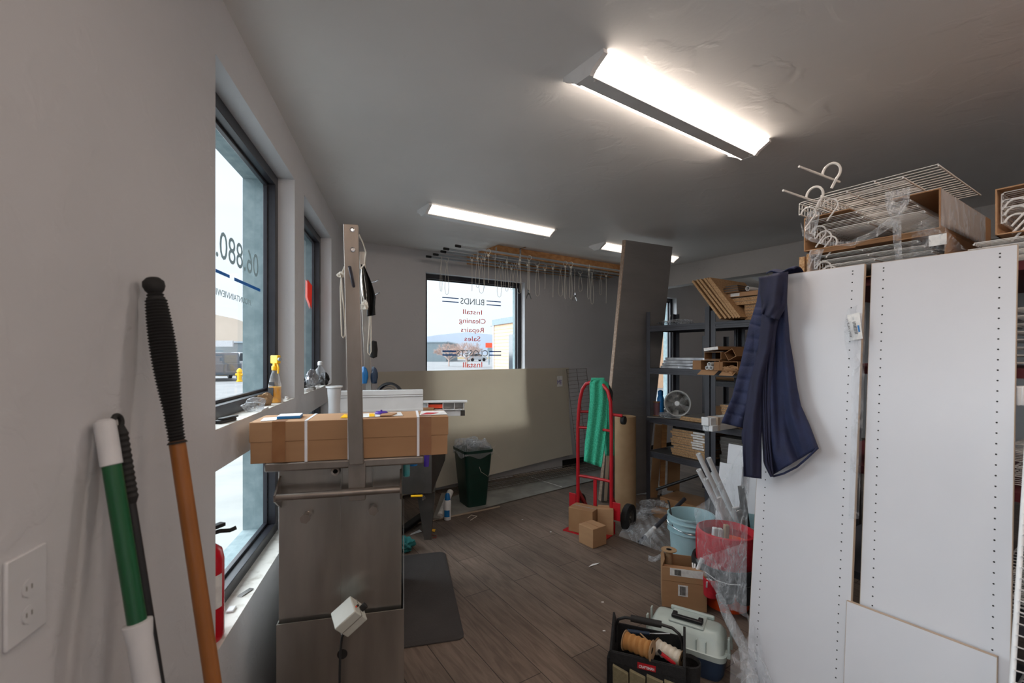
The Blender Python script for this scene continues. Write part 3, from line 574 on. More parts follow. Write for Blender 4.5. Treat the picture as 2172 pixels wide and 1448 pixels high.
# second window sill
sp2 = sillpt(LF, 679, .04, zs_ + .003)
t = T('water_bottle', 'small clear bottle with white cap on the second window sill', 'bottle', sp2)
MB().lathe([(0, 0), (.033, 0), (.035, .01), (.035, .10), (.028, .12), (.014, .135), (.013, .15)], sp2).build('bottle', M['bclear'], t); MB().lathe([(0, .148), (.017, .148), (.017, .17), (.01, .178), (0, .178)], sp2).build('cap', M['white'], t)
crumple('black_bag', 'crumpled black plastic wrap leaning on the clear bottle', 'bag', sillpt(LF, 688, .02, zs_ + .003), .05, .03, .05, 'black', 8, .35, rot=1.2)
crumple('crumpled_foil', 'pale blue crumpled film beside the black wrap on the second sill', 'bag', sillpt(LF, 661, .045, zs_ + .003), .05, .03, .075, 'foil', 9, .35, rot=1.2)
for i, (px, bb) in enumerate(((652, .02), (663, .015), (672, .01))):
    k = MB(FR(sillpt(LF, px, bb, zs_ + .003), u + nin * (.3 - .3 * i))); k.box(-.04, .04, -.014, .014, 0, .014); k.box(-.03, .02, -.01, .01, .014, .02); tag(k.build('headrail_clip', M['whitem' if i != 1 else 'pblam'], bevel=.002), 'small blind clip lying at the front of the second sill', 'clip', 'clips on the second sill')
# debris on the lower sill
k = MB(FR(LF @ V((A1 + .37, .03, zl0 + .004)), u + nin * .5)); k.prism([(-.03, 0), (.02, 0), (.03, .003), (-.02, .003)], -.01, .01); tag(k.build('metal_clip', M['dsteel']), 'flat dark metal clip on the lower sill', 'clip')
k = MB(FR(LF @ V((A1 + .25, .04, zl0 + .004)), u)); k.box(-.018, .018, -.012, .012, 0, .008); tag(k.build('plastic_chip', M['white'], bevel=.003), 'white plastic chip on the lower sill', 'plastic chip')
k = MB(); c_ = LF @ V((A1 + .2, .095, zl0 + .054)); k.tube([c_ + V((.012 * math.cos(a), .012 * math.sin(a), 0)) for a in [i * PI / 6 for i in range(12)]], .002, 6, True); tag(k.build('cord_ring', M['green']), 'little green ring on the lower window frame', 'ring')

# ------------------------------------------------ stainless machine
mx_ = -nout; D0 = 1.62
MF = FR((-.2373 * 0 + (590 - 1086) / FPX * D0, D0, 0), mx_)     # x along the front, y away from the camera
def mp_(px, py, ly=0): return hit(px, py, MF, ly)
WB = mp_(851, 1000)[0]; zT = mp_(590, 985)[1]; zB = mp_(590, 1321)[1]
t = T('ultrasonic_tank', 'tall stainless steel cleaning tank on a wider steel base', 'machine', MF @ V((WB / 2, 0, 0)))
b = MB(MF); b.box(0, WB, .008, 1.3, .1, zT)
sx_, _ = mp_(722, 1100); b.box(sx_ - .0008, sx_ + .0008, .0062, .01, zB, zT); b.build('tank_body', M['steel'], t, bevel=.003)
WX = mp_(857, 1283, -.012)[0]; X0 = mp_(586, 1321, -.012)[0]
b = MB(MF); b.box(X0, WX, -.012, -.008, 0, zB); b.box(X0, X0 + .004, -.008, 1.32, 0, zB); b.box(WX - .004, WX, -.008, 1.32, 0, zB); b.build('base_skirt', M['steel'], t)
hx_, hz_ = mp_(726, 1387, -.013); MB(MF).cyl((hx_, -.0125, hz_), (hx_, -.0135, hz_), .018, n=24).build('cable_hole', M['hole'], t)
for px, py in ((648, 1098), (792, 1081)):
    x, z = mp_(px, py, -.02); k = MB(MF); k.cyl((x, .008, z), (x, -.02, z), .014, n=20); k.cyl((x, -.02, z), (x, -.032, z), .018, n=6); k.build('bolt', M['steelw'], t)
x, z = mp_(712, 998, -.01); k = MB(MF); k.lathe([(.0085, .015), (.0085, 0), (.015, -.001), (.016, .004), (.016, .03), (.008, .03)], (x, -.02, z), (0, 1, 0)); k.build('pipe_socket', M['steelw'], t); MB(MF).cyl((x, .0, z), (x, -.001, z), .009, n=16).build('socket_bore', M['hole'], t)
# top rail
xa, za = mp_(562, 990, -.03); xb, zb_ = mp_(899, 967, -.03)
MB(MF).box(xa, xb, -.045, -.005, za - .017, za + .014).build('top_rail', M['steelw'], t, bevel=.006)
# push bar and flanges
xa, za2 = mp_(584, 1056, -.06); xb, zb2 = mp_(850, 1036, -.06); zr = (za2 + zb2) / 2
MB(MF).cyl((xa, -.06, zr), (xb, -.06, zr), .0125, n=20).build('push_bar', M['steelw'], t)
for xx in (xa, xb):
    k = MB(MF); k.prism([(0, 0), (1, 0), (1, 1), (0, 1)], 0, 1, Matrix.Scale(0, 4)) if False else None
    pts = [(-.075, -.012), (-.07, .014), (-.04, .02), (.008, .045), (.008, -.045), (-.03, -.03)]
    k = MB(MF); vs = [(xx + s, y, zr + z) for s in (-.003, .003) for y, z in [(-.072, -.012), (-.074, .01), (-.05, .022), (.012, .06), (.012, -.06), (-.045, -.028)]]
    k.add(vs, [tuple(range(5, -1, -1)), tuple(range(6, 12))] + [(i, (i + 1) % 6, 6 + (i + 1) % 6, 6 + i) for i in range(6)]); k.build('bar_flange', M['steelw'], t)
# bracket
x0, z1 = mp_(722, 985, -.03); x1, z0 = mp_(742, 1050, -.03); x2, _ = mp_(773, 985, -.03); x3, z3 = mp_(790, 983, -.03)
k = MB(MF); k.box(x0, x3, -.012, .008, z0 - .004, z1); k.box(x0, x0 + .004, -.02, -.012, z0, z1); k.box(x2, x2 + .004, -.02, -.012, z0, z1); k.box(x3 - .004, x3, -.02, -.012, z0, z1); k.build('bracket_plate', M['steel'], t, bevel=.001)
x1, zb1 = mp_(739, 1062, -.045); x2, _ = mp_(775, 1062, -.045); k = MB(MF); k.box(x1, x2, -.05, -.012, zb1, z1 + .005); k.build('post_socket', M['steelw'], t, bevel=.002)
# front post
ly = -.075
x0, zl = mp_(740, 986, ly); x1, _ = mp_(771, 986, ly); x2, zh = mp_(728, 474, ly - .01); x3, _ = mp_(765, 474, ly - .01)
x3 = x2 + (x1 - x0)
MBp = MB(MF); MBp.hexa([(x0, ly, zl), (x1, ly, zl), (x1, ly + .03, zl), (x0, ly + .03, zl)], [(x2, ly - .01, zh), (x3, ly - .01, zh), (x3, ly + .02, zh), (x2, ly + .02, zh)])
MBp.build('front_post', M['steelw'], t, bevel=.002)
for px, py in ((747, 487), (748, 529)):
    x, z = mp_(px, py, ly - .012); MB(MF).lathe([(.0085, 0), (.0085, -.002), (.005, -.003), (.0045, -.001), (0, -.001)], (x, ly - .0105, z), (0, 1, 0), 16).build('rivet', M['chrome'], t)
x, z = mp_(750, 607, ly - .012); xq, zq = mp_(742, 566, ly - .06); MB(MF).cyl((x, ly - .005, z), (xq, ly - .065, zq), .0055, n=12).build('peg', M['gsteel'], t)
# rear post
k = MB(MF); ly2 = 1.22; xa, _ = mp_(778, 830, ly2); xb, _ = mp_(791, 830, ly2); xc, zc = mp_(762, 534, ly2)
wd = xb - xa; k.hexa([(xa, ly2, zT), (xa + wd, ly2, zT), (xa + wd, ly2 + .03, zT), (xa, ly2 + .03, zT)], [(xc, ly2 - .02, zc), (xc + wd, ly2 - .02, zc), (xc + wd, ly2 + .01, zc), (xc, ly2 + .01, zc)]); k.build('rear_post', M['steel'], t, bevel=.002)
for px, py in ((803, 595), (805, 622)):
    xe, ze = mp_(px, py, ly2 - .1); xs, zs = mp_(775, py + 2, ly2 - .0); MB(MF).tube([(xs, ly2, ze - .004), (xe - .02, ly2 - .08, ze - .004), (xe, ly2 - .1, ze + .004)], .004).build('hook', M['chrome'], t)
# control box with cable
o, z = mp_(738, 1308, -.10); bx = Matrix.Translation(MF @ V((o, -.085, z))) @ Matrix.Rotation(math.radians(18), 4, 'Z') @ Matrix.Rotation(math.radians(-38), 4, 'Y') @ Matrix.Rotation(math.radians(24), 4, 'X')
t = T('control_box', 'pale grey control box with black knob hung on the tank front', 'control box', MF @ V((o, -.085, z - .07)))
MB(bx).box(-.042, .042, -.045, .028, -.036, .036).build('housing', M['door'], t, bevel=.004)
MB(bx).box(-.043, .043, -.0465, .0295, -.002, 0).build('seam', M['pblam'], t)
k = MB(bx); k.cyl((.042, -.01, -.012), (.062, -.01, -.012), .011, n=18); k.cyl((.042, -.012, .015), (.05, -.012, .015), .004, n=10); k.build('knob', M['black'], t, bevel=.001)
MB(bx).cyl((.0425, -.02, .024), (.046, -.02, .024), .003, n=10).build('indicator', M['red'], t)
e = bx @ V((-.02, 0, -.036)); k = MB(); k.cyl(e, e + V((-.006, 0, -.012)), .008, n=12); f = e + V((-.006, 0, -.012)); k.tube([f, f + V((-.01, 0, -.012)), f + V((-.022, 0, -.04)), f + V((-.028, .0, -.09)), f + V((-.03, 0, -.16)), V((f.x - .03, f.y - .01, .12)), V((f.x - .03, f.y - .03, .006)), V((f.x + .05, f.y - .06, .006))], .0045); k.build('cable', M['rubber'], t)
# headrail box on top of tank front
Ly = -.045
xa, zt_ = mp_(528, 896, Ly); xb, _ = mp_(951, 880, Ly); _, zb_ = mp_(528, 978, Ly); zb_ = max(zb_, zT + .004)
zbx = za + .0145
t = T('long_cardboard_box', 'long brown cardboard carton with white straps lying across the steel tank', 'box', MF @ V(((xa + xb) / 2, Ly + .09, zbx)))
zm = (zbx + zt_) / 2 + .002
MB(MF).box(xa + .003, xb - .003, Ly + .003, Ly + .19, zbx, zm + .01).build('lower_tray', M['card'], t, bevel=.002)
MB(MF).box(xa, xb, Ly, Ly + .193, zm, zt_).build('lid', M['card'], t, bevel=.002)
for px in (649, 740, 887):
    x, _ = mp_(px, 900, Ly); MB(MF).box(x - .0045, x + .0045, Ly - .0012, Ly + .1945, zbx - .0005, zt_ + .0012).build('strap', M['strap'], t)
for px0, px1 in ((577, 605), (889, 915)):
    x, _ = mp_(px0, 900, Ly); x2, _ = mp_(px1, 900, Ly); k = MB(MF); k.box(x, x2, Ly - .0008, Ly, zbx + .004, zt_); k.box(x, x2, Ly, Ly + .04, zt_, zt_ + .0006); k.build('packing_tape', M['tape'], t)
x, _ = mp_(948, 900, Ly); 
def ontop(px, py): p = PZ(px, py, zt_ + .001); return p
def flat(name, lbl, cat, pts, m, th=.002, group=None, z=None):
    z = zt_ + .0016 if z is None else z; q = [PZ(a, b_, z) for a, b_ in pts]; b = MB(); b.hexa(q, [p + V((0, 0, th)) for p in q]) if len(q) == 4 else b.add(q + [p + V((0, 0, th)) for p in q], [tuple(range(len(q))), tuple(range(2 * len(q) - 1, len(q) - 1, -1))] + [(i, (i + 1) % len(q), len(q) + (i + 1) % len(q), len(q) + i) for i in range(len(q))])
    return tag(b.build(name, M[m]), lbl, cat, group)
# small paper box on carton
F = FR(ontop(587, 889), ontop(637, 887) - ontop(587, 889)); L = (ontop(637, 887) - ontop(587, 889)).length
t = T('small_flat_box', 'small white and blue flat box on the left end of the long carton', 'box', ontop(610, 888))
MB(F).box(0, L, 0, .075, 0, .0095).build('box_body', M['blue'], t, bevel=.001); MB(F).box(.001, L - .001, .001, .074, .0095, .0105).build('top_print', M['paper'], t)
MB(F).text('C.WOODD3WS', .008, Matrix.Translation((.004, -.0003, .002)), width=L * .5).build('side_print', M['strap'], t) if False else None
flat('price_tag', 'yellow and white paper tag curling behind the steel post', 'paper', [(722, 886), (737, 886), (737, 880), (730, 879)], 'yellow')
flat('paper_label', 'white address label stuck on the carton top', 'label', [(552, 893), (585, 891), (592, 884), (560, 886)], 'paper', .0006)
flat('paper_label', 'white slip on the carton right of the post', 'label', [(768, 885), (855, 881), (850, 874), (768, 877)], 'paper', .0006)
flat('sticky_note', 'yellow sticky note on the carton beside the purple disc', 'note', [(783, 883.5), (795, 883), (794, 877), (783, 877)], 'yellow', .001, z=zt_ + .0026)
flat('paper_label', 'torn red and white sheet on the right end of the carton', 'paper', [(890, 880.5), (949, 879), (942, 871), (893, 872)], 'paper', .001)
flat('red_print', 'red torn print on the right end of the carton', 'paper', [(892, 879), (915, 878), (930, 875), (905, 875)], 'redf', .0008, z=zt_ + .003)
p = ontop(809, 878) + V((0, 0, .003)); t = T('purple_disc', 'round purple disc lying on the carton', 'disc', p); MB().lathe([(0, 0), (.024, 0), (.025, .004), (.022, .007), (0, .007)], p).build('rim', M['purple'], t); MB().box(p.x - .003, p.x + .003, p.y - .002, p.y + .002, p.z + .006, p.z + .014).build('tab', M['purple'], t)
flat('cardboard_scrap', 'torn cardboard scrap beside the purple disc', 'cardboard', [(806, 883), (830, 882), (842, 877), (812, 877)], 'card', .004, z=zt_ + .0026)
# stuff on tank top behind the carton
def headrail(name, lbl, px0, px1, y0, y1, ly, z0, m='white', hh=None):
    xa, za = mp_(px0, y1, ly); xb, _ = mp_(px1, y1, ly); _, zt2 = mp_(px0, y0, ly); zt2 = zt2 if hh is None else z0 + hh
    t = T(name, lbl, 'blind headrail', MF @ V(((xa + xb) / 2, ly, z0)))
    b = MB(MF); h = zt2 - z0; b.box(xa, xb, ly, ly + .05, z0, z0 + h * .82); b.box(xa, xb, ly - .006, ly + .054, z0 + h * .70, z0 + h); b.box(xa, xb, ly - .006, ly, z0, z0 + h * .1); b.build('rail', M[m], t, bevel=.0015)
    b = MB(MF); b.box(xa + .002, xb - .002, ly - .0065, ly - .0060, z0 + h * .78, z0 + h * .80); b.build('groove', M['pblam'], t)
    return z0 + h
za3 = headrail('blind_headrail', 'white blind headrail lying below the longer one on the tank', 727, 868, 860, 877, 1.0, zT + .001, hh=.055)
headrail('blind_headrail', 'long white blind headrail with a step along the tank top', 703, 897.5, 830, 862, .98, za3 + .001)
c_ = MF @ V((mp_(709, 870, .8)[0], .8, 0)); sc = V((c_.x, c_.y, zT + .001)); _, zt3 = mp_(709, 819, .8); h3 = zt3 - zT
t = T('thread_spool', 'big spool of white cord standing on the tank behind the carton', 'spool', sc)
r3 = .041
MB().lathe([(.012, 0), (r3, 0), (r3, .004), (r3 * .75, .006), (.012, .006)], sc).build('lower_flange', M['white'], t); MB().lathe([(.012, h3 - .006), (r3 * .75, h3 - .009), (r3 * 1.05, h3 - .007), (r3 * 1.05, h3), (.012, h3), (.011, h3 - .02)], sc).build('upper_flange', M['white'], t)
pr = [(r3 * .84, .006)]; 
for k in range(40): pr += [(r3 * (.76 + .07 * math.cos(k / 40 * 2 * PI)) + (.0014 if k % 2 else 0), .01 + (h3 - .02) * k / 40)]
pr += [(r3 * .84, h3 - .006)]; MB().lathe(pr, sc).build('wound_cord', M['wallplate'], t)
# desk fan
fc = MF @ V((mp_(823, 840, 1.12)[0], 1.12, 0)); fc.z = MF.translation.z + mp_(823, 838, 1.12)[1]
fr = (mp_(853, 838, 1.12)[0] - mp_(793, 838, 1.12)[0]) / 2
t = T('small_fan', 'round black fan peeking over the white headrails', 'fan', (fc.x, fc.y, zT)); Fy = MF.to_3x3() @ V((-.25, -1, .25)); Fy.normalize()
MB().lathe([(fr * .8, .0), (fr, -.01), (fr, -.05), (fr * .9, -.06)], fc, -Fy * -1, 32).build('housing', M['rubber'], t)
k = MB()
for j in range(5): rr = fr * (.18 + .16 * j); a_ = Fy.orthogonal().normalized(); b__ = Fy.cross(a_); k.tube([fc + a_ * rr * math.cos(i * PI / 12) + b__ * rr * math.sin(i * PI / 12) for i in range(24)], .0016, 5, True)
k.build('grille', M['gsteel'], t); MB().lathe([(0, .0), (fr * .15, 0), (fr * .15, -.02), (0, -.02)], fc, Fy).build('hub', M['rubber'], t)
MB().cyl((fc.x, fc.y, zT), (fc.x, fc.y, fc.z - fr * .9), .018).build('stand', M['rubber'], t)
# hanging things on the posts
def rope(name, lbl, pts, r=.003, group=None, m='cordw', knot=None):
    k = MB(); k.tube(pts, r, 6); t = k.build(name, M[m]); tag(t, lbl, 'cord', group); return t
def mpt(px, py, ly): x, z = mp_(px, py, ly); return MF @ V((x, ly, z))
rope('looped_cord', 'white cord loop hanging left of the front steel post', [mpt(*a) for a in ((731, 565, -.03), (725, 580, -.03), (722, 610, -.03), (723, 650, -.03), (724, 690, -.03), (725, 712, -.03), (728, 716, -.03), (732, 711, -.03), (732, 690, -.03), (729, 650, -.03), (726, 620, -.035), (724, 590, -.03), (730, 570, -.03))], .0028)
crumple('cord_knot', 'frayed white knot beside the front post', 'cord', mpt(724, 588, -.03), .012, .008, .012, 'cordw', 2, .5)
rope('looped_cord', 'thin white cord arching beside the front post top', [mpt(*a) for a in ((761, 497, -.03), (770, 515, .05), (776, 535, .1), (773, 560, .15), (765, 570, .1))], .0025)
rope('looped_cord', 'white cord loop hanging down over the rear steel post', [mpt(*a) for a in ((785, 645, 1.1), (783, 690, 1.1), (780, 735, 1.1), (780, 748, 1.1), (784, 753, 1.1), (787, 745, 1.1), (787, 700, 1.1), (786, 645, 1.1))], .0035)
crumple('cord_knot', 'frayed white knot hanging on the rear post', 'cord', mpt(773, 656, 1.0), .02, .012, .03, 'cordw', 12, .5)
def cloth_strip(name, lbl, cat, L, R, ly, m, parent=None, th=.003, amp=.01):
    n = len(L) - 1
    def f(a, b_):
        i = min(int(b_ * n), n - 1); q = b_ * n - i
        l = V(L[i]).lerp(V(L[i + 1]), q); r = V(R[i]).lerp(V(R[i + 1]), q); p = l.lerp(r, a)
        x, z = mp_(p.x, p.y, ly + amp * math.sin(a * 9 + b_ * 4)); return MF @ V((x, ly + amp * math.sin(a * 9 + b_ * 4), z))
    k = MB(); k.grid(f, 14, 20); o = k.build(name, M[m], parent, solid=th, angle=80)
    return o if parent else tag(o, lbl, cat)
cloth_strip('black_apron', 'black rubber apron hanging from the rear post hooks', 'apron', [(766, 560), (768, 590), (772, 620), (778, 648), (779, 671)], [(773, 565), (788, 600), (797, 630), (795, 650), (796, 668)], 1.05, 'rubber', amp=.02)
cloth_strip('grey_strap', 'grey folded strap hanging left of the black apron', 'strap', [(764, 565), (764, 590), (768, 625), (775, 645)], [(770, 568), (774, 595), (778, 620), (779, 645)], 1.02, 'steel', amp=.012)
k = MB(); c_ = mpt(792, 741, 1.16); k.lathe([(0, -.055), (.022, -.045), (.026, 0), (.02, .05), (0, .055)], c_, n=14); tag(k.build('black_brush', M['rubber']), 'black brush hanging on the right of the rear post', 'brush')
for px, m_, l_ in ((773, 'blue', 'blue scrubbing pad behind the rear post'), (794, 'bluebox', 'dark edge of a scrubbing pad right of the rear post')):
    crumple('scrub_pad', l_, 'brush', mpt(px, 803, 1.2) - V((0, 0, .03)), .022, .018, .06, m_, 4, .15)
# spray bottles hung at the tank's right side
p = mpt(856, 1010, .12); 
bottle_spray(V((p.x + .012, p.y, p.z)), 'clear spray bottle with teal liquid hung beside the tank', 'tealliq', 'white', h=.2, r=.0145, fill=.55, body='bclear')
p = mpt(876, 986, .4); b = MB(); b.lathe([(0, -.02), (.02, -.016), (.024, 0), (.022, .03), (.012, .05)], p + V((0, 0, .015))); tag(b.build('blue_funnel', M['blue']), 'rounded blue bottle end below the rail right of the tank', 'bottle')
p = mpt(904, 975, .4); b = MB(); b.cyl(p + V((0, 0, -.03)), p + V((.004, 0, .03)), .012); tag(b.build('purple_bottle', M['purple']), 'dark purple tube hanging next to the blue bottle end', 'bottle')
# ------------------------------------------------ second steel unit behind the tank
UF = FR(P(858, HY, 3.55).xy.to_3d(), nin)
def up_(px, py, ly=0): return hit(px, py, UF, ly)
UF = FR((P(846, HY, 3.6).x, 3.6, 0), V((.95, .12, 0)))
xr, zl = up_(916, 1046); xc_, _ = up_(944, 1046, .18); zt2 = up_(900, 884)[1]
t = T('rinse_tank', 'darker stainless rinse tank standing behind the first tank near the trash can', 'machine', UF @ V((xr / 2, .2, 0)))
k = MB(UF); x0 = -.25
k.add([(x0, 0, zl), (xr, 0, zl), (xc_, .18, zl + .22), (xc_, .4, zl + .22), (x0, .4, zl), (x0, 0, zt2), (xr, 0, zt2), (xc_, .18, zt2), (xc_, .4, zt2), (x0, .4, zt2)], [(0, 1, 6, 5), (1, 2, 7, 6), (2, 3, 8, 7), (3, 4, 9, 8), (4, 0, 5, 9), (5, 6, 7, 8, 9), (0, 4, 3, 2, 1)])
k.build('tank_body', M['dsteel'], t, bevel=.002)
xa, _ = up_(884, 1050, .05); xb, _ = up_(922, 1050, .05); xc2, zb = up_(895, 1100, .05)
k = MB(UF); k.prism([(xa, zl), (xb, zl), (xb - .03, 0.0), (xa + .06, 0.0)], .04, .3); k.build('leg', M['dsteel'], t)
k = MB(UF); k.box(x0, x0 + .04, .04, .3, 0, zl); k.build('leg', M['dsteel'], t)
x, z = up_(900, 1055, -.04); k = MB(UF); k.cyl((x, .0, z), (x, -.05, z), .012, n=12); k.cyl((x - .015, -.035, z - .02), (x - .015, -.035, z + .02), .012, n=12); k.build('drain_valve', M['chrome'], t)
x, z = up_(884, 1051, -.05); k = MB(UF); k.box(x - .045, x + .045, -.06, -.045, z - .007, z + .007); k.build('valve_lever', M['yellow'], t, bevel=.003)
# aluminium tracks and carton on that unit
zz = zt2 + .001
def ub(name, lbl, cat, px0, px1, py0, py1, ly, dp, m, mm=None, bev=.001):
    xa, za = up_(px0, py1, ly); xb, zb = up_(px1, py0, ly); k = MB(UF); k.box(xa, xb, ly, ly + dp, za, zb); return k, xa, xb, za, zb
xa, za = up_(918, 879, .02); xb, _ = up_(977, 879, .02); h = .05
t = T('blind_headrail', 'short white headrail section lowest on the rear steel unit', 'blind headrail', UF @ V(((xa + xb) / 2, .03, zz))); k = MB(UF); k.box(xa, xb, .02, .09, zz, zz + h); k.build('rail', M['white'], t, bevel=.002); k = MB(UF); k.box(xb - .07, xb + .035, .025, .1, zz - .0, zz + h * .8); k.build('end_bracket', M['dsteel'], t)
z2 = zz + h + .001
xa, _ = up_(880, 860, .0); xb, _ = up_(986, 860, .0); 
t = T('blind_headrail', 'open white track with dividers resting on the shorter one', 'blind headrail', UF @ V(((xa + xb) / 2, .03, z2))); k = MB(UF); k.box(xa, xb, .09, .1, z2, z2 + .06); k.box(xa, xb - .02, .0, .09, z2, z2 + .006); k.box(xa, xb + .02, -.01, .1, z2 + .06, z2 + .07)
for q in (.25, .55, .78, .97): k.box(xa + (xb - xa) * q, xa + (xb - xa) * q + .006, 0, .09, z2, z2 + .06)
k.build('track', M['whitem'], t, bevel=.001); k = MB(UF); k.box(xa + .1, xa + .22, .01, .03, z2 + .015, z2 + .045); lab(k.build('red_clip', M['red'], t), 'small red clip')
xa, za = up_(893, 876, -.02); xb, _ = up_(921, 876, -.02); k = MB(UF); k.box(xa, xb, -.09, -.0, zz, zz + .075); tag(k.build('small_carton', M['cardd'], bevel=.002), 'small dark brown carton at the end of the tracks', 'box')
crumple('shipping_bag', 'crumpled white printed bag behind the long carton', 'bag', UF @ V((up_(880, 876)[0], -.06, zz)), .09, .04, .04, 'paper', 11)
# ------------------------------------------------ trash can
def quad_prism(b, bot, top): b.hexa(bot, top)
bt = [PZ(967, 1065, 0), PZ(993, 1079, 0), PZ(1033, 1072, 0)]; bt.append(bt[0] + bt[2] - bt[1]); zc = .565
tp = [PZ(957, 955, zc), PZ(975, 971, zc), PZ(1042, 952, zc)]
cb = sum(bt, V()) / 4; ex = (bt[2] - bt[1]) ; ey = (bt[0] - bt[1]); F = FR(bt[1], ex); wx, wy = ex.length, .24
t = T('trash_can', 'dark green square trash can lined with clear plastic by the back wall', 'trash can', F @ V((wx / 2, wy / 2, 0)))
def rsq(x0, x1, y0, y1, r, z, n=4):
    out = []
    for cx, cy, a in ((x1 - r, y0 + r, -PI / 2), (x1 - r, y1 - r, 0), (x0 + r, y1 - r, PI / 2), (x0 + r, y0 + r, PI)):
        for i in range(n + 1): out.append((cx + r * math.cos(a + i * PI / 2 / n), cy + r * math.sin(a + i * PI / 2 / n), z))
    return out
def loft(b, rings, cap0=True, cap1=True):
    n = len(rings[0]); fs = []
    for j in range(len(rings) - 1): fs += [(j * n + i, j * n + (i + 1) % n, (j + 1) * n + (i + 1) % n, (j + 1) * n + i) for i in range(n)]
    if cap0: fs.append(tuple(range(n - 1, -1, -1)))
    if cap1: fs.append(tuple(range((len(rings) - 1) * n, len(rings) * n)))
    b.add(sum(rings, []), fs); return b
e = .045
k = MB(F); loft(k, [rsq(0, wx, 0, wy, .03, 0), rsq(-e, wx + e, -e, wy + e, .04, zc - .03), rsq(-e - .008, wx + e + .008, -e - .008, wy + e + .008, .04, zc - .028), rsq(-e - .01, wx + e + .01, -e - .01, wy + e + .01, .04, zc), rsq(-e, wx + e, -e, wy + e, .035, zc), rsq(-e + .004, wx + e - .004, -e + .004, wy + e - .004, .035, zc - .04), rsq(.01, wx - .01, .01, wy - .01, .03, .02)], True, True); k.build('bin', M['dgreen'], t)
def linerf(a, b_):
    th = a * 2 * PI; r = 1 - b_ * .92; c = F @ V((wx / 2, wy / 2, 0)); s = 1 + .08 * math.sin(7 * th + 3 * b_)
    x = max(-1, min(1, math.cos(th) * 1.3)) * (wx / 2 + e + .014) * r * (1 if b_ > .12 else 1); y = max(-1, min(1, math.sin(th) * 1.3)) * (wy / 2 + e + .014) * r
    z = zc - .05 + .065 * min(1, b_ * 8) * 1 + (.035 * math.sin(5 * th + 9 * b_) * s + .03) * (b_ > .1)
    if b_ < .01: z = zc - .06 + .02 * math.sin(5 * th)
    return F @ V((wx / 2 + x, wy / 2 + y, z))
k = MB(); k.grid(linerf, 60, 18); k.build('bag_liner', M['filmd'], t, angle=180)
k = MB()
for pts in (((1000, 958), (1003, 985), (1001, 1005)), ((1008, 962), (1020, 1000), (1035, 1010), (1050, 985))): k.tube([P(x, y, 4.42) for x, y in pts], .0015, 5)
k.tube([P(x, y, 4.6) for x, y in ((1035, 960), (1052, 944), (1045, 950), (1062, 972))], .0012, 5); lab(k.build('loose_threads', M['cordw'], t), 'white threads trailing over the rim')
# spray can, tube and bits by the tank
p = PZ(949, 1101, .003); t = T('spray_can', 'white aerosol can with a blue cap between the steel unit and the trash can', 'spray can', p)
MB().lathe([(0, 0), (.032, 0), (.033, .008), (.033, .16), (.026, .178)], p).build('can', M['white'], t); MB().lathe([(.026, .176), (.024, .2), (.02, .225), (.012, .236), (0, .236)], p).build('cap', M['blue'], t); k = MB(); k.add([(p.x + .0335 * math.cos(a), p.y + .0335 * math.sin(a), p.z + z) for z in (.03, .09) for a in [-2.4 + i * .2 for i in range(9)]], [(i, i + 1, i + 10, i + 9) for i in range(8)]); k.build('printed_band', M['blue'], t)
p = PZ(934, 1094, .03) ; k = MB(); q = p + V((.05, .3, .13)); k.cyl(p, q, .03, n=20); k.cyl(p - (q - p).normalized() * .001, p + V((0, 0, 0)), .017, n=14); tag(k.build('paper_roll', M['paper']), 'small white roll leaning beside the aerosol can', 'roll')
k = MB(); a, c = PZ(925, 1100, .02), PZ(944, 1042, .03); k.bar(a, P(943, 1046, 4.6), .06, .012); tag(k.build('metal_channel', M['pblam']), 'pale flat channel leaning behind the aerosol can', 'channel')
k = MB(); k.bar(PZ(882, 1110, .006), PZ(1000, 1086, .006), .02, .008); k.bar(PZ(1000, 1086, .006), PZ(1060, 1074, .006), .02, .008); tag(k.build('floor_trim_strip', M['edgeb']), 'thin pale trim strip lying along the floor in front of the trash can', 'trim')
flat('paper_offcut', 'grey paper offcut on the floor behind the mat', 'paper', [(869, 1135), (895, 1127), (890, 1123), (873, 1131)], 'paper', .001, z=.003)
flat('paper_offcut', 'yellow paper offcut on the floor below the drain valve', 'paper', [(904, 1123), (922, 1128), (924, 1122), (906, 1121)], 'yellow', .002, z=.003)
k = MB(); k.tube([PZ(x, y, .004) for x, y in ((912, 1131), (917, 1134), (926, 1136), (925, 1140), (918, 1140))], .0015, 5); tag(k.build('red_string', M['redp']), 'short red string on the floor behind the mat', 'string')
k = MB(); k.tube([PZ(x, y, .004) for x, y in ((992, 1098), (1000, 1092), (1012, 1094), (1004, 1099), (998, 1103))], .0025, 5); tag(k.build('white_string', M['cordw']), 'curled white string on the floor before the trash can', 'string')
crumple('teal_rag', 'dark teal rag bunched on the floor behind the steel tank', 'cloth', PZ(860, 1168, .002), .07, .08, .055, 'tealc', 6, .35)
k = MB(FR(PZ(864, 1122, .002), V((.3, 1, 0)))); k.box(-.2, .2, -.03, .03, 0, .04); k.box(-.1, .25, -.05, .02, .04, .055); tag(k.build('black_tool', M['rubber'], bevel=.008), 'black tool lying under the rear steel unit', 'tool')
def speck(px, py, m='paper'):
    p = PZ(px, py, .001); k = MB(); k.box(p.x - .006, p.x + .008, p.y - .004, p.y + .004, .001, .004); return tag(k.build('paper_fleck', M[m]), 'tiny white paper fleck on the dark plank floor', 'paper', 'paper flecks on the floor')
for px, py in ((1168, 1128), (1278, 1277), (1281, 1338), (930, 1362), (1108, 1102)): speck(px, py)
flat('paper_offcut', 'pale paper offcut on the floor left of the boxes by the buckets', 'paper', [(1248, 1202), (1268, 1196), (1272, 1193), (1256, 1196)], 'paper', .001, z=.003)
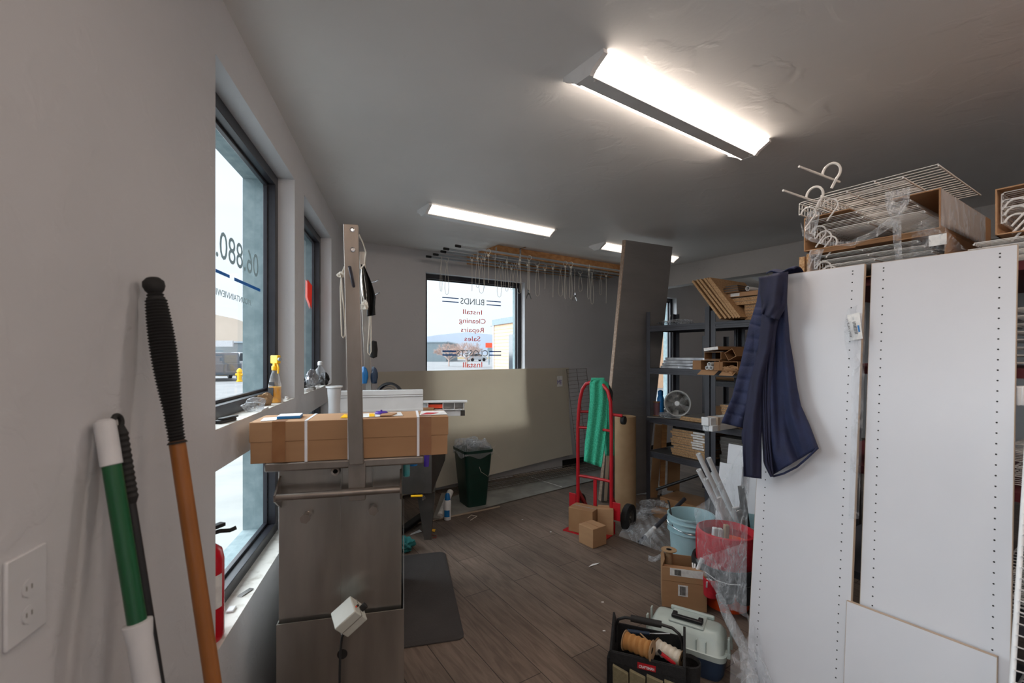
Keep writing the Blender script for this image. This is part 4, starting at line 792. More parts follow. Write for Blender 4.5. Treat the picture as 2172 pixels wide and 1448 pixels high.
# ------------------------------------------------ mat
q = [PZ(857, 1375, 0), PZ(986, 1356, 0), PZ(944, 1172, 0), PZ(852, 1172, 0)]
a = q[1] - q[2]; yd = -a.normalized(); F = FR(q[1] - V((0, 0, 0)), V((yd.y, -yd.x, 0)) * 1); Lm = a.length
k = MB(F); loft(k, [rsq(-.46, 0, 0, Lm, .04, .002), rsq(-.46, 0, 0, Lm, .04, .008), rsq(-.445, -.015, .015, Lm - .015, .035, .018)])
tag(k.build('floor_mat', M['mat_'], origin=F.translation), 'dark grey anti fatigue mat on the floor right of the steel tank', 'mat')
# ------------------------------------------------ back wall sheets, clutter
xs0, xs1 = ba(800), ba(1205); zs2 = EYE - (786 - HY) / FPX * (BF @ V((B1, 0, 0))).y
def shf(a, b_):
    zb = .04 + .14 * a; z = zb + (zs2 - zb) * b_; y = -.012 - .11 * (1 - b_) ** 2.2 - .03 * (1 - b_) * math.sin(a * 5)
    return BF @ V((xs0 + (xs1 - xs0) * a, y, z))
k = MB(); k.grid(shf, 30, 24); tag(k.build('wall_sheet', M['sheet']), 'large thin pale sheet leaning over the lower half of the back window', 'sheet')
k = MB(BF); k.box(xs1 + .01, ba(1318), -.006, -.001, .12, zs2); struct(k.build('trim_2', M['wall']))
k = MB(BF); k.box(xs1 - .1, 8.5, -.012, 0, 0, .1); struct(k.build('baseboard_back', M['base']))
F = BF; x0 = ba(1186); z0 = hit(1186, 818, BF, -.008)[1]
k = MB(BF); k.box(x0 - .045, x0 + .045, -.014, -.013, z0 - .01, z0 + .13); o = tag(k.build('note_strip', M['paper']), 'taped note strip with purple marks high on the wall sheet', 'note'); k = MB(BF); k.text('ME', .08, Matrix.Translation((x0 - .04, -.0145, z0 + .02)), width=.075); k.build('marker_writing', M['purple'], o)
q = [PZ(948, 1097, .004), PZ(1312, 1006, .004), PZ(1330, 976, .004), PZ(1245, 990, .004), PZ(1040, 1024, .004), PZ(945, 1060, .004)]
k = MB(); k.add(q + [p + V((0, 0, .006)) for p in q], [tuple(range(6)), tuple(range(11, 5, -1))] + [(i, (i + 1) % 6, 6 + (i + 1) % 6, 6 + i) for i in range(6)]); o = k.build('floor_sheet', M['vinyl']); tag(o, 'dusty grey sheet material covering the floor along the back wall', 'sheet')
k = MB(); k.bar(PZ(1089, 1000, .012), PZ(1191, 1032, .012), .012, .003); lab(k.build('seam_tape', M['paper'], o), 'pale seam tape')
k = MB(); k.bar(PZ(1092, 1010, .02), PZ(1215, 992, .02), .09, .012); tag(k.build('pale_board', M['edgeb']), 'narrow pale board lying along the back edge of the grey floor sheet', 'board')
def wire_shelf(name, lbl, F, wd, ln, z=0, lip=True, rails=(0, .5, 1), sp=.0254, r=.0017, R=.003, m='wire', group=None, hooks=0):
    """rails run along local y, cross wires along local x"""
    t = T(name, lbl, 'wire shelf', F @ V((wd / 2, ln / 2, z)), group)
    k = MB(F)
    for q in rails: k.cyl((wd * q, 0, z - R - r), (wd * q, ln, z - R - r), R, n=8)
    if lip: k.cyl((0, 0, z - .05), (0, ln, z - .05), R, n=8); k.cyl((0, 0, z - .025), (0, ln, z - .025), r, n=5)
    k.build('rails', M[m], t)
    k = MB(F); n = int(ln / sp)
    for i in range(n + 1):
        y = .002 + i * (ln - .004) / n
        if lip: k.tube([(wd, y, z), (.004, y, z), (-.002, y, z - .006), (-.003, y, z - .052)], r, 5)
        else: k.cyl((0, y, z), (wd, y, z), r, n=5)
    k.build('cross_wires', M[m], t)
    for h in range(hooks):
        yy = .004 + h * .28; x = -.0
        k = MB(F); pts = [(x + .012, yy, z - .004), (x - .0, yy, z - .03)] + [(x + .032 + .028 * math.cos(a), yy, z - .055 + .028 * math.sin(a)) for a in [PI * .95 - i * PI * 1.25 / 12 for i in range(13)]]
        k.tube(pts[2:] + [(x + .02, yy, z - .115)], .0034, 7); k.build('rod_hook', M[m], t)
    return t
# wire shelf leaning on the back wall
pa, pb, pc = [BF @ V((hit(px, py, BF, yy)[0], yy, hit(px, py, BF, yy)[1])) for px, py, yy in ((1194, 784, -.03), (1236, 781, -.03), (1226, 985, -.2))]
pc.z = max(pc.z, .03)
xx = (pb - pa); zz_ = (pa - pc); F = FR(pc, xx, zz_); F2 = F @ Matrix.Rotation(PI / 2, 4, 'X')
wire_shelf('wire_shelf', 'narrow grey wire shelf leaning upright on the back wall', F2, xx.length, zz_.length, lip=False, sp=.05, r=.002, m='grime')
# dusty wire shelves lying along the wall foot
F = FR(BF @ V((ba(950), -.42, 0)), vv)
for i in range(3):
    G = F @ Matrix.Translation((.05 * i, .02 * i, 0)) @ Matrix.Rotation(-PI / 2, 4, 'Z') @ Matrix.Translation((-.26, 0, 0))
    wire_shelf('wire_shelf', 'dusty long wire shelf lying in the pile along the foot of the back wall', G, .24, 2.3, z=.03 + .016 * i, lip=False, sp=.06, r=.002, m='grime', group='dusty shelves lying along the back wall')
# ------------------------------------------------ wood frame with rods under the ceiling
A0 = P(1055, 522, 4.68); A0.z = CEIL; Fw = FR((A0.x, A0.y, 0), LD); zt, zb = CEIL - .001, CEIL - .095
t = T('rod_rack_frame', 'pine frame of two long and three short boards screwed under the ceiling', 'frame', (Fw @ V((1.0, .3, 0))) + V((0, 0, zb)))
dpt = (BF.inverted() @ Fw.translation).y * -1 - .04
dpt = min(dpt, .62)
for y in (0, dpt): MB(Fw).box(0, 2.05, y, y + .038, zb, zt).build('long_board', M['wood'], t, bevel=.002)
for x in (0, .95, 2.012): MB(Fw).box(x, x + .038, .038, dpt, zb, zt).build('cross_board', M['wood'], t, bevel=.002)
k = MB(Fw); k.box(.28, .3, -.003, 0, zb - .02, zt - .003); k.box(.28, .3, -.1, 0, zt - .003, zt); k.build('steel_strap', M['chrome'], t); MB(Fw).box(-.002, 0, .01, .03, zb + .01, zt - .02).build('steel_plate', M['chrome'], t)
rods = []
for i, (px, py) in enumerate(((966, 521), (941, 527), (935, 533), (919, 539), (904, 543.5))):
    z = zb - .014; d = (z - EYE) * FPX / (HY - py); p = V(((px - 1086) / FPX * d, d, z)); e_ = p + LD * 2.55
    tt = T('hanging_rod', ('nearest', 'second nearest', 'middle', 'second farthest', 'farthest')[i] + ' of the five long grey rods under the wood frame', 'rod', p)
    MB().cyl(p + LD * .05, e_, .0105, n=12).build('tube', M['grey'], tt); MB().cyl(p, p + LD * .055, .0125, n=12).build('end_plug', M['rubber'], tt); rods.append(p)
rnd = random.Random(3)
loops = [(947.8, 625, 4), (935.5, 618, 4), (1001, 617, 2), (1013, 610, 1), (1021, 622, 2), (1028, 612, 1), (1036, 600, 0), (1050, 607, 1), (1059, 630, 3), (1066, 610, 3), (1075, 618, 1), (1085, 615, 3), (1094, 600, 2), (1101, 622, 1), (1103, 618, 0), (1119, 612, 1), (1123, 622, 0), (1140, 628, 1), (1156, 612, 2), (1173, 630, 1), (1189, 628, 2), (1199, 634, 0), (1211, 634, 0), (1231, 618, 2), (1249, 634, 0), (1256, 645, 1), (1274, 625, 2), (1286, 643, 1), (1298, 620, 3)]
for px, py, ri in loops:
    p = rods[ri]; X = (px - 1086) / FPX; s = (X * p.y - p.x) / (LD.x - X * LD.y); c = p + LD * s
    if s < .02 or s > 2.5: continue
    zend = EYE - (py - HY) / FPX * c.y; rr = .026
    tt = T('pull_cord', 'white pull cord with a ring looped over the rods under the ceiling', 'cord', (c.x, c.y, zend), 'pull cords hanging from the ceiling rods')
    ct = rnd.uniform(-.5, .5); ax_ = (LD * math.sin(ct) + V((-LD.y, LD.x, 0)) * math.cos(ct))
    cc = c + V((0, 0, -.0095)); MB().tube(arc(cc, rr, 0, 2 * PI, 18, ax_)[:-1], .0028, 6, closed=True).build('ring', M['cordw'], tt)
    b0_ = cc - V((0, 0, rr)); side = LD * rnd.uniform(.012, .035); L = b0_.z - zend
    q = MB()
    if rnd.random() < .7: q.tube([b0_, b0_ - side * .6 - V((0, 0, L * .3)), b0_ - side - V((0, 0, L * .8)), b0_ - side * .6 - V((0, 0, L * .97)), b0_ - V((0, 0, L)), b0_ + side * .7 - V((0, 0, L * .96)), b0_ + side - V((0, 0, L * .75)), b0_ + side * .5 - V((0, 0, L * .3)), b0_ + LD * .003], .0019, 5)
    else: q.tube([b0_, b0_ - V((0, 0, L * .5)) + side * .1, b0_ - V((0, 0, L))], .0022, 5)
    if rnd.random() < .6: q.lathe([(0, -.012), (.012, -.006), (.013, .006), (0, .014)], b0_ - V((0, 0, .012)), n=8)
    q.build('cord', M['cordw'], tt)
for px, py, m_, l_ in ((1121, 628, 'dsteel', 'dark spring clamp hanging right of the back window'), (1219, 632, 'chrome', 'shiny spring clamp hanging from a cord left of the tall slab')):
    p = rods[1]; X = (px - 1086) / FPX; s = (X * p.y - p.x) / (LD.x - X * LD.y); c = p + LD * s; c.z = EYE - (py + 6 - HY) / FPX * c.y
    F = FR(c, LD); tt = T('spring_clamp', l_, 'clamp', c)
    for sg in (-1, 1):
        k = MB(F); k.bar((sg * .006, 0, .10), (sg * .012, 0, .055), .006, .014, (0, 1, 0)); k.bar((sg * .012, 0, .055), (sg * .034, 0, .0), .006, .014, (0, 1, 0)); k.build('jaw', M[m_], tt, bevel=.002)
    MB(F).cyl((0, -.012, .058), (0, .012, .058), .011, n=12).build('spring', M['dsteel'], tt)
    k = MB(F); k.tube([(0, 0, .1), (0, 0, p.z - c.z + .012)], .002, 5); k.build('hanging_cord', M['cordw'], tt)
# ------------------------------------------------ tall slab, kraft tube
bl, br_, tl, tr_ = V((.90, 4.60, 0)), V((1.44, 4.88, 0)), V((1.02, 4.25, 2.57)), V((1.56, 4.53, 2.57))
F = FR(bl, br_ - bl, tl - bl); W_, H_ = (br_ - bl).length, (tl - bl).length
t = T('tall_slab', 'tall grey film wrapped slab leaning to the ceiling beside the black rack', 'slab', bl.lerp(br_, .5))
MB(F).box(.003, W_, 0, .042, .012, H_).build('slab_face', M['slab'], t, bevel=.002); MB(F).box(-.004, .003, .001, .041, .012, H_ - .001).build('slab_edge', M['slabe'], t)
p = V((1.092, 4.385, 0)); t = T('kraft_tube', 'wide brown cardboard tube standing between hand truck and tall slab', 'tube', p)
MB().lathe([(.1, 0), (.1, .9), (.094, .9), (.094, .03), (.1, .0)], p, n=40).build('tube_wall', M['kraft'], t)
k = MB(); k.bar(PZ(1282, 1062, 0) + V((0, -.05, .02)), P(1290, 960, 4.42), .03, .012); tag(k.build('wood_strip', M['edgeb']), 'thin pale strip standing behind the hand truck', 'strip')
# ------------------------------------------------ hand truck
HF = FR((.58, 4.0, 0), V((.25, -.2, 0))); W_ = .32
t = T('hand_truck', 'red steel hand truck with black wheels standing before the tall slab', 'hand truck', HF @ V((.16, 0, 0)))
pts = [(0, .03), (0, .5), (0, .88), (.006, .98), (.02, 1.1), (.045, 1.19), (.08, 1.238), (.13, 1.255), (.19, 1.255), (.24, 1.238), (.285, 1.19), (.312, 1.1), (.316, .98), (.32, .88), (.32, .5), (.32, .03)]
MB(HF).tube([(x, 0, z) for x, z in pts], .0155, 14).build('frame_tube', M['redp'], t)
for z in (.855, .43): MB(HF).tube([(0, 0, z), (.05, .012, z), (.16, .018, z), (.27, .012, z), (.32, 0, z)], .012, 10).build('cross_bar', M['redp'], t)
MB(HF).box(.145, .175, .012, .022, .05, .44).build('center_bar', M['redp'], t)
MB(HF).box(-.03, .35, -.2, .012, .0, .008).build('toe_plate', M['redp'], t)
MB(HF).box(-.03, .35, .0, .012, .008, .1).build('toe_back', M['redp'], t)
for s, x in ((-1, -.085), (1, .335)): MB(HF).box(x, x + .07, -.012, -.004, .12, .27).build('side_plate', M['redp'], t, bevel=.004)
for x in (.0, .32): k = MB(HF); k.bar((x, 0, .3), (x, .15, .12), .02, .03); k.build('axle_brace', M['redp'], t)
MB(HF).cyl((-.08, .15, .112), (.42, .15, .112), .008, n=12).build('axle', M['dsteel'], t)
for x in (-.085, .405):
    k = MB(HF); k.lathe([(.06, -.028), (.095, -.03), (.110, -.022), (.112, 0), (.110, .022), (.095, .03), (.06, .028)], (x, .15, .112), (1, 0, 0), 40)
    wh = k.build('wheel', M['rubber'], t); k = MB(HF); k.lathe([(0, -.03), (.02, -.03), (.022, -.018), (.05, -.015), (.062, -.024), (.062, .024), (.05, .015), (.022, .018), (.02, .03), (0, .03)], (x, .15, .112), (1, 0, 0), 32); k.build('hub', M['dsteel'], wh)
k = MB(HF); k.cyl((-.0, .02, .99), (.07, .06, .99), .012, n=10); k.cyl((.32, .02, .99), (.40, .04, .985), .013, n=10); k.build('pivot_stub', M['redp'], t)
k = MB(HF); k.lathe([(.0, -.015), (.034, -.015), (.036, 0), (.034, .015), (0, .015)], (.40, .06, .945), (1, 0, 0), 20); k.build('swivel_wheel', M['rubber'], t)
def sheet_px(name, lbl, cat, L, R, d, m, th=.008, nu=24, nv=40, amp=.012, fr=5, group=None, parent=None, dd=None, ph=0, sub=0):
    n = len(L) - 1
    def f(a, b_):
        i = min(int(b_ * n), n - 1); q = b_ * n - i; l = V(L[i]).lerp(V(L[i + 1]), q); r = V(R[i]).lerp(V(R[i + 1]), q); p = l.lerp(r, a)
        dep = d(p.x, p.y) if callable(d) else d
        dep += amp * math.sin(a * fr * 2 * PI + b_ * 3 + ph) * (.4 + .6 * b_) + amp * .3 * math.sin(a * fr * 4.7 + b_ * 9 + ph)
        return P(p.x, p.y, dep)
    k = MB(); k.grid(f, nu, nv); o = k.build(name, M[m], parent, solid=th, angle=80, sub=sub)
    return o if parent is not None else (tag(o, lbl, cat, group) if lbl else o)
tw = T('towel', 'teal green towel draped over the hand truck handle', 'towel', P(1260, 985, 3.88))
sheet_px('front_drop', '', '', [(1254, 807), (1251, 812), (1251, 850), (1247, 890), (1241, 940), (1239, 978)], [(1282, 806), (1284, 812), (1288, 850), (1289, 885), (1283, 940), (1276, 991)], 3.85, 'teal', amp=.014, fr=2.2, parent=tw)
sheet_px('back_drop', '', '', [(1254, 807), (1262, 812), (1270, 850), (1275, 900), (1284, 966)], [(1282, 806), (1290, 812), (1296, 850), (1301, 900), (1303, 966)], 3.98, 'teal', amp=.012, fr=1.6, parent=tw)
MBt = MB(); MBt.grid(lambda a, b_: P(1254 + 28 * a, 807 - .5, 3.915 + .065 * math.cos(PI * (1 - b_)) ) + V((0, 0, .02 * math.sin(PI * b_))), 10, 8); MBt.build('fold', M['teal'], tw, solid=.008)
sheet_px('black_glove', 'black glove hanging on the hand truck handle behind the towel', 'glove', [(1282, 812), (1281, 830), (1284, 850), (1288, 864)], [(1292, 816), (1300, 832), (1299, 850), (1292, 866)], 4.06, 'bfab', amp=.01, fr=1.5, nu=8, nv=14)
# cartons by the hand truck
def carton(name, lbl, F, wx, wy, h, m='card', seam=True, z0=0, tape_=True, label=None):
    t = T(name, lbl, 'box', F @ V((wx / 2, wy / 2, z0)))
    MB(F).box(0, wx, 0, wy, z0, z0 + h).build('box_body', M[m], t, bevel=.003)
    MB(F).box(wx * .0, wx, wy * .47, wy * .53, z0 + h, z0 + h + .0012).build('tape', M['tape' if m != 'cardd' else 'clear'], t) if tape_ else None
    if label: x0, x1, z_0, z_1 = label; MB(F).box(x0, x1, -.0008, 0, z0 + z_0, z0 + z_1).build('shipping_label', M['paper'], t)
    return t
m0 = PZ(1258, 1164.5, 0); l0 = PZ(1227.6, 1150, 0); r0 = PZ(1286, 1154, 0)
ex = (m0 - l0).normalized(); F = FR(l0 + V((0, 0, .002)), ex); carton('carton', 'small square brown carton on the floor in front of the hand truck', F, .155, .15, .148)
carton('carton', 'taller plain carton standing right behind the small square one', FR(PZ(1268, 1140, .002) + V((.01, .07, 0)), V((1, -.25, 0))), .13, .1, .215)
carton('carton', 'crumpled taped brown parcel on the toe plate of the hand truck', FR(HF @ V((.02, -.19, .009)), V((.9, -.62, 0))), .22, .15, .2, 'cardd')
# ------------------------------------------------ black racks
RF = FR((1.311, 4.44, 0), w)
def rack(name, lbl, F, L, D, H, shelves, ps=.045):
    t = T(name, lbl, 'shelving rack', F @ V((L / 2, D / 2, 0)))
    for x in (0, L - ps):
        for y in (0, D - ps):
            k = MB(F); k.box(x, x + ps, y if y == 0 else y + ps - .004, y + .004 if y == 0 else y + ps, 0, H); xx = x if x == 0 else x + ps - .004; k.box(xx, xx + .004, y, y + ps, 0, H); k.build('post', M['rack'], t)
    for z in shelves:
        s = MB(F).box(.006, L - .006, .008, D - .008, z - .012, z - .001).build('shelf', M['deck'], t)
        k = MB(F)
        for y0, y1, sg in ((-.002, .012, 1), (D - .012, D + .002, -1)):
            k.box(ps * .9, L - ps * .9, y0, y1, z - .02, z); k.box(ps * .9, L - ps * .9, y0 + .004 * sg, y1 + .004 * sg, z - .038, z - .02); k.box(ps * .9, L - ps * .9, y0, y1, z - .055, z - .038)
        for x in (0.004, L - .012): k.box(x, x + .008, .03, D - .03, z - .05, z)
        k.build('shelf_beam', M['rack'], s, bevel=.001)
    return t
SH = (1.768, 1.362, .892, .558)
rack('storage_rack', 'black steel rack holding the white fan, right of the tall slab', RF, .675, .45, 1.905, SH)
RG = RF @ Matrix.Translation((.685, 0, 0))
rack('storage_rack', 'black steel rack with leaning particleboards on top, partly behind the jacket', RG, .92, .45, 1.865, SH)
RB = RF @ Matrix.Translation((-.1, 1.05, 0)); rack('storage_rack', 'farther black rack seen through the front ones', RB, 1.2, .45, 1.7, (1.52, 1.2, .8, .4))
def rp(px, py, ly=0): return hit(px, py, RF, ly)
k = MB(RB); k.cyl((.1, .1, 1.2 + .075), (1.1, .1, 1.2 + .075), .07, n=20); tag(k.build('wrapped_roll', M['cardd']), 'dark wrapped roll on the farther rack', 'roll')
k = MB(RB); k.box(.5, .56, .02, .028, 1.24, 1.31); tag(k.build('orange_tag', M['red']), 'orange red tag on the dark roll of the farther rack', 'tag')
for i, (x0, x1, z0, h, lb) in enumerate(((.1, .5, .8, .12, 'brown carton at left on the farther rack'), (.55, 1.1, .8, .16, 'brown carton at right on the farther rack'), (.3, .9, .4, .2, 'low brown carton on the farther rack'))):
    carton('carton', lb, RB @ Matrix.Translation((x0, .05, 0)), x1 - x0, .3, h, 'cardd', z0=z0 + .001)
# top: bag with cable
z = SH[0] + .001; x0 = rp(1432, 690, .2)[0]; crumple('clear_bag', 'clear bag of coiled cable on top of the rack by the tall slab', 'bag', RF @ V((x0, .2, z)), .2, .1, .035, 'clear', 14, .3, rot=FLOORANG)
k = MB(RF); k.tube([(x0 - .05, .1, z + .05), (x0 + .02, .08, z + .03), (x0 + .03, .09, z + .1)], .004, 6); tag(k.build('cable_end', M['white']), 'white cable end sticking up from the clear bag', 'cable')
# silver bundle
z = SH[1] + .001; x0 = rp(1405, 782, .05)[0]; xe = .675 - .03
t = T('wrapped_bundle', 'silver film wrapped bundle of rails on the second rack shelf', 'bundle', RF @ V(((x0 + xe) / 2, .2, z)))
for j in range(4): MB(RF).box(x0 + .015 * j, xe - .01 * (j % 2), .02 + .004 * j, .4, z + .026 * j, z + .026 * j + .024).build('rail', M['foil'], t, bevel=.004)
# fan
fx, _ = rp(1434, 834, .12); z = SH[2] + .001; R_ = .118; fc = RF @ V((fx, .14, z + R_ + .018))
t = T('desk_fan', 'round grey desk fan on the third shelf of the black rack', 'fan', (fc.x, fc.y, z)); ax = V((-.62, -1.0, .12)).normalized(); a_ = ax.orthogonal().normalized(); b_2 = ax.cross(a_)
MB().tube([fc + (a_ * math.cos(i * PI / 20) + b_2 * math.sin(i * PI / 20)) * R_ for i in range(40)], .0085, 8, True).build('outer_ring', M['fanw'], t)
MB().lathe([(R_, .0), (R_ + .004, -.04), (R_ * .9, -.06), (R_ * .55, -.075)], fc, ax, 36).build('rear_housing', M['fanw'], t)
k = MB()
for j in range(44):
    a0 = j * 2 * PI / 44; k.tube([fc + ax * .012 + (a_ * math.cos(a0) + b_2 * math.sin(a0)) * R_ * .17, fc + ax * .022 + (a_ * math.cos(a0 + .25) + b_2 * math.sin(a0 + .25)) * R_ * .6, fc + (a_ * math.cos(a0 + .4) + b_2 * math.sin(a0 + .4)) * R_], .0011, 4)
k.build('grille', M['fanw'], t); MB().lathe([(0, .014), (R_ * .1, .018), (R_ * .19, .016), (R_ * .19, .008), (0, .008)], fc, ax, 24).build('badge', M['white'], t)
bm_ = MB()
for j in range(5):
    a0 = j * 2 * PI / 5; bm_.add([fc + ax * -.02 + (a_ * math.cos(a0 + da) + b_2 * math.sin(a0 + da)) * R_ * r_ + ax * ta for r_, da, ta in ((.15, 0, 0), (.85, -.35, -.012), (.9, .35, .012), (.2, .6, .01))], [(0, 1, 2, 3)])
bm_.build('blades', M['dsteel'], t, solid=.002); MB().box(-.07, .07, -.05, .05, 0, .018, FR((fc.x + .03, fc.y + .04, z), w)).build('foot', M['fanw'], t, bevel=.006)
x0, _ = rp(1390, 868, .08); c = RF @ V((x0, .1, z)); t = T('thread_spool', 'spool of mauve thread at the left end of the third rack shelf', 'spool', c)
MB().lathe([(0, 0), (.036, 0), (.036, .004), (.026, .006), (.026, .13), (.036, .134), (.036, .138), (.01, .138), (.01, .13)], c).build('flanges', M['cardd'], t); MB().lathe([(.027, .008), (.029, .02), (.029, .12), (.027, .128)], c).build('thread', M['purpb'], t)
x0, _ = rp(1401, 868, .3); c = RF @ V((x0, .3, z)); t = T('water_bottle', 'blue bottle behind the mauve spool', 'bottle', c); MB().lathe([(0, 0), (.032, 0), (.034, .02), (.034, .15), (.026, .175), (.02, .18)], c).build('bottle', M['blue'], t); MB().lathe([(.024, .178), (.026, .19), (.026, .225), (.012, .235), (0, .236)], c).build('cap', M['dblue'], t)
x0, _ = rp(1372, 880, -.08); t = T('track_strip', 'clear grey track strips jutting over the third shelf end', 'strip', RF @ V((x0 + .2, 0, z)))
for j in range(2): k = MB(RF); k.bar((x0 - .01, -.06 + .03 * j, z + .004), (x0 + .36, .16 + .03 * j, z + .004), .03, .006); k.build('strip', M['foil' if j else 'pblam'], t)
crumple('plastic_bag', 'small clear bag in front of the grey desk fan', 'bag', RF @ V((rp(1412, 866, .06)[0], .04, z + .012)), .06, .04, .025, 'clear', 21)
def boards(lbl, x0, x1, y0, y1, z, n, th, m='pb', jit=.02, group='', labels=0, seed=1):
    rnd = random.Random(seed)
    for i in range(n):
        dx, dy = rnd.uniform(-jit, jit), rnd.uniform(-jit, jit) * .5
        t = T('particleboard', lbl, 'board', RF @ V(((x0 + x1) / 2, (y0 + y1) / 2, z + i * th)), group)
        MB(RF).box(x0 + dx, x1 + dx, y0 + dy, y1 + dy, z + i * th + .0008, z + (i + 1) * th - .0028).build('core', M[m], t)
        MB(RF).box(x0 + dx, x1 + dx, y0 + dy, y1 + dy, z + (i + 1) * th - .0028, z + (i + 1) * th - .0004).build('laminate', M['pblam'], t)
        if labels and i >= n - labels: w_ = .115; xa = x1 + dx - .02 - w_; MB(RF).box(xa, xa + w_, y0 + dy - .0012, y0 + dy, z + i * th + .003, z + (i + 1) * th - .004).build('paper_label', M['paper'], t); k = MB(RF); k.text('41-6', th * .5, Matrix.Translation((xa + .01, y0 + dy - .0018, z + i * th + .006))) if False else None
x0 = rp(1436, 878, .0)[0]
boards('particleboard in the pair lying in front of the grey fan', x0, .625, .05, .4, SH[2], 2, .02, group='boards beside the fan', jit=.015)
x1_ = rp(1475, 860, .1)[0]
for s_, (a, b_) in enumerate(((rp(1467, 860, .44)[0] + .03, 3), )): boards('particleboard in the stepped stack right of the fan', x1_ + .1, .662 - .0, .41, .44, SH[2], 1, .02, group='stepped boards', jit=0)
x0 = max(rp(1521, 860, .05)[0], .745)
boards('particleboard in the tall stack on the third shelf behind the jacket', x0, x0 + .45, .06, .42, SH[2], 9, .02, group='boards on the third shelf behind the jacket', jit=.008, seed=5)
x0 = rp(1421, 975, .02)[0]
boards('particleboard in the stack under the fan shelf', x0, .61, .055, .4, SH[3], 4, .0225, group='lower boards under the fan shelf', jit=.018, seed=8)
boards('labelled particleboard in the stack under the fan shelf', x0 - .008, .608, .055, .4, SH[3] + .09, 7, .0225, group='labelled boards under the fan shelf', labels=7, jit=.016, seed=9)
x0 = max(rp(1517, 960, .05)[0], .745)
boards('dark board in the stack on the lowest shelf behind the jacket', x0, x0 + .5, .05, .4, SH[3], 8, .03, 'pbd', group='dark boards behind the jacket', jit=.01, seed=4)
# leaning boards on top of the second rack
bx = ((1467, 1527, 597, 678), (1476, 1538, 595, 678), (1483, 1547, 594, 677), (1492, 1555, 592, 677), (1498, 1561, 591, 676), (1503, 1567, 591, 675))
z = SH[0] + .001; thn = .0165
for i, (a, b_, c_, d_) in enumerate(bx):
    xb_, _ = rp(b_, d_, -.1); xt_, zt_2 = rp(a, c_, -.1); k = MB(RF)
    dv = V((xt_ - xb_, 0, zt_2 - z)).normalized(); nv = V((dv.z, 0, -dv.x)); pb_ = V((xb_, 0, z)); Lb = (zt_2 - z) / dv.z
    pts = [pb_ , pb_ + nv * thn, pb_ + nv * thn + dv * Lb, pb_ + dv * Lb]; pts = [(q.x, q.z + (thn * abs(dv.x) if j in (0, 1) else 0)) for j, q in enumerate(pts)]
    tt = T('particleboard', 'particleboard in the slanting row leaning on top of the second rack', 'board', RF @ V((xb_, .1, z)), 'slanting boards on the rack top'); k.prism(pts, -.1, .42); k.build('board', M['pb'], tt)
x0 = rp(1553, 650, .0)[0]
boards('particleboard in the flat stack behind the slanting row', rp(1579, 676, .0)[0], rp(1579, 676)[0] + .3, 0, .4, z, 5, .024, group='flat boards on the rack top', jit=.004, seed=2)
boards('wider particleboard on top of the flat stack behind the jacket', x0, x0 + .42, -.02, .4, z + .12, 2, .03, group='wider boards on the rack top', jit=.006, seed=3)
xa = rp(1536, 630, -.04)[0]; F = RF @ Matrix.Translation((xa, -.04, z + .185)) 
carton('carton', 'flat brown carton with a white label above the flat boards', F, .34, .3, .035, 'card', label=(.055, .13, .006, .03), tape_=False)
k = MB(F); k.lathe([(.016, -.02), (.018, -.02), (.018, .25), (.016, .25), (.016, -.02)], (.205, 0, .035 + .0185), (0, 1, 0), 20); tag(k.build('white_pipe', M['white']), 'open end of a white pipe on the flat labelled carton', 'pipe')
t = T('strip_bundle', 'bundle of thin dark strips on the flat carton beside the slanting boards', 'bundle', F @ V((.05, .1, .036)))
for i in range(6): MB(F).box(-.06 + .012 * i, .14 - .008 * i, -.03 + .01 * i, .3, .036 + .011 * i, .036 + .011 * i + .008).build('strip', M['pbd' if i % 2 else 'cardi'], t)
# open cartons jutting from shelf two of the second rack
def open_box(name, lbl, F, wx, h, L, rot=0, m='cardd', flaps=True):
    F = F @ Matrix.Rotation(rot, 4, 'Y'); t = T(name, lbl, 'box', F @ V((wx / 2, L / 2, 0))); th = .004
    k = MB(F); k.box(0, wx, 0, L, 0, th); k.box(0, wx, 0, L, h - th, h); k.box(0, th, 0, L, th, h - th); k.box(wx - th, wx, 0, L, th, h - th); k.box(th, wx - th, L - th, L, th, h - th); k.build('carton_sleeve', M[m], t)
    if flaps:
        k = MB(F); k.bar((wx / 2, 0, 0), (wx / 2, -.06, -.035), wx * .9, .003); k.build('flap', M['card'], t); k = MB(F); k.bar((0, 0, h / 2), (-.04, -.05, h / 2), .003, h * .9); k.build('flap', M['card'], t)
    return t
def ob(px, py, ly, z=None): x, zz = rp(px, py, ly); return RF @ Matrix.Translation((x, ly, zz if z is None else z))
z = SH[1] + .001
open_box('open_carton', 'torn open carton with three white pipes inside, lowest left of the carton pile', ob(1486, 778, -.12, z), .17, .085, .5)
FO = ob(1486, 778, -.12, z)
for i, (x_, z_) in enumerate(((.085, .022), (.12, .022), (.103, .052))): k = MB(FO); k.lathe([(.0135, -.04), (.0165, -.04), (.0165, .4), (.0135, .4), (.0135, -.04)], (x_, 0, z_), (0, 1, 0), 18); tag(k.build('white_pipe', M['white']), 'white pipe end inside the torn open carton', 'pipe', 'pipes in the torn carton')
open_box('open_carton', 'open brown carton right of the one with the pipes', ob(1532, 776, -.1, z), .13, .075, .5)
open_box('open_carton', 'long carton lying above the pipes, second from the top', ob(1494, 752, -.1, z + .09), .15, .062, .5, flaps=False)
open_box('open_carton', 'tilted square carton with a dark open end in the carton pile', ob(1545, 752, -.11, z + .082), .075, .07, .5, rot=-.5, flaps=False)
open_box('open_carton', 'flat carton with a white label on top of the carton pile', ob(1493, 726, -.12, z + .158), .13, .026, .5, rot=-.1, m='card', flaps=False)
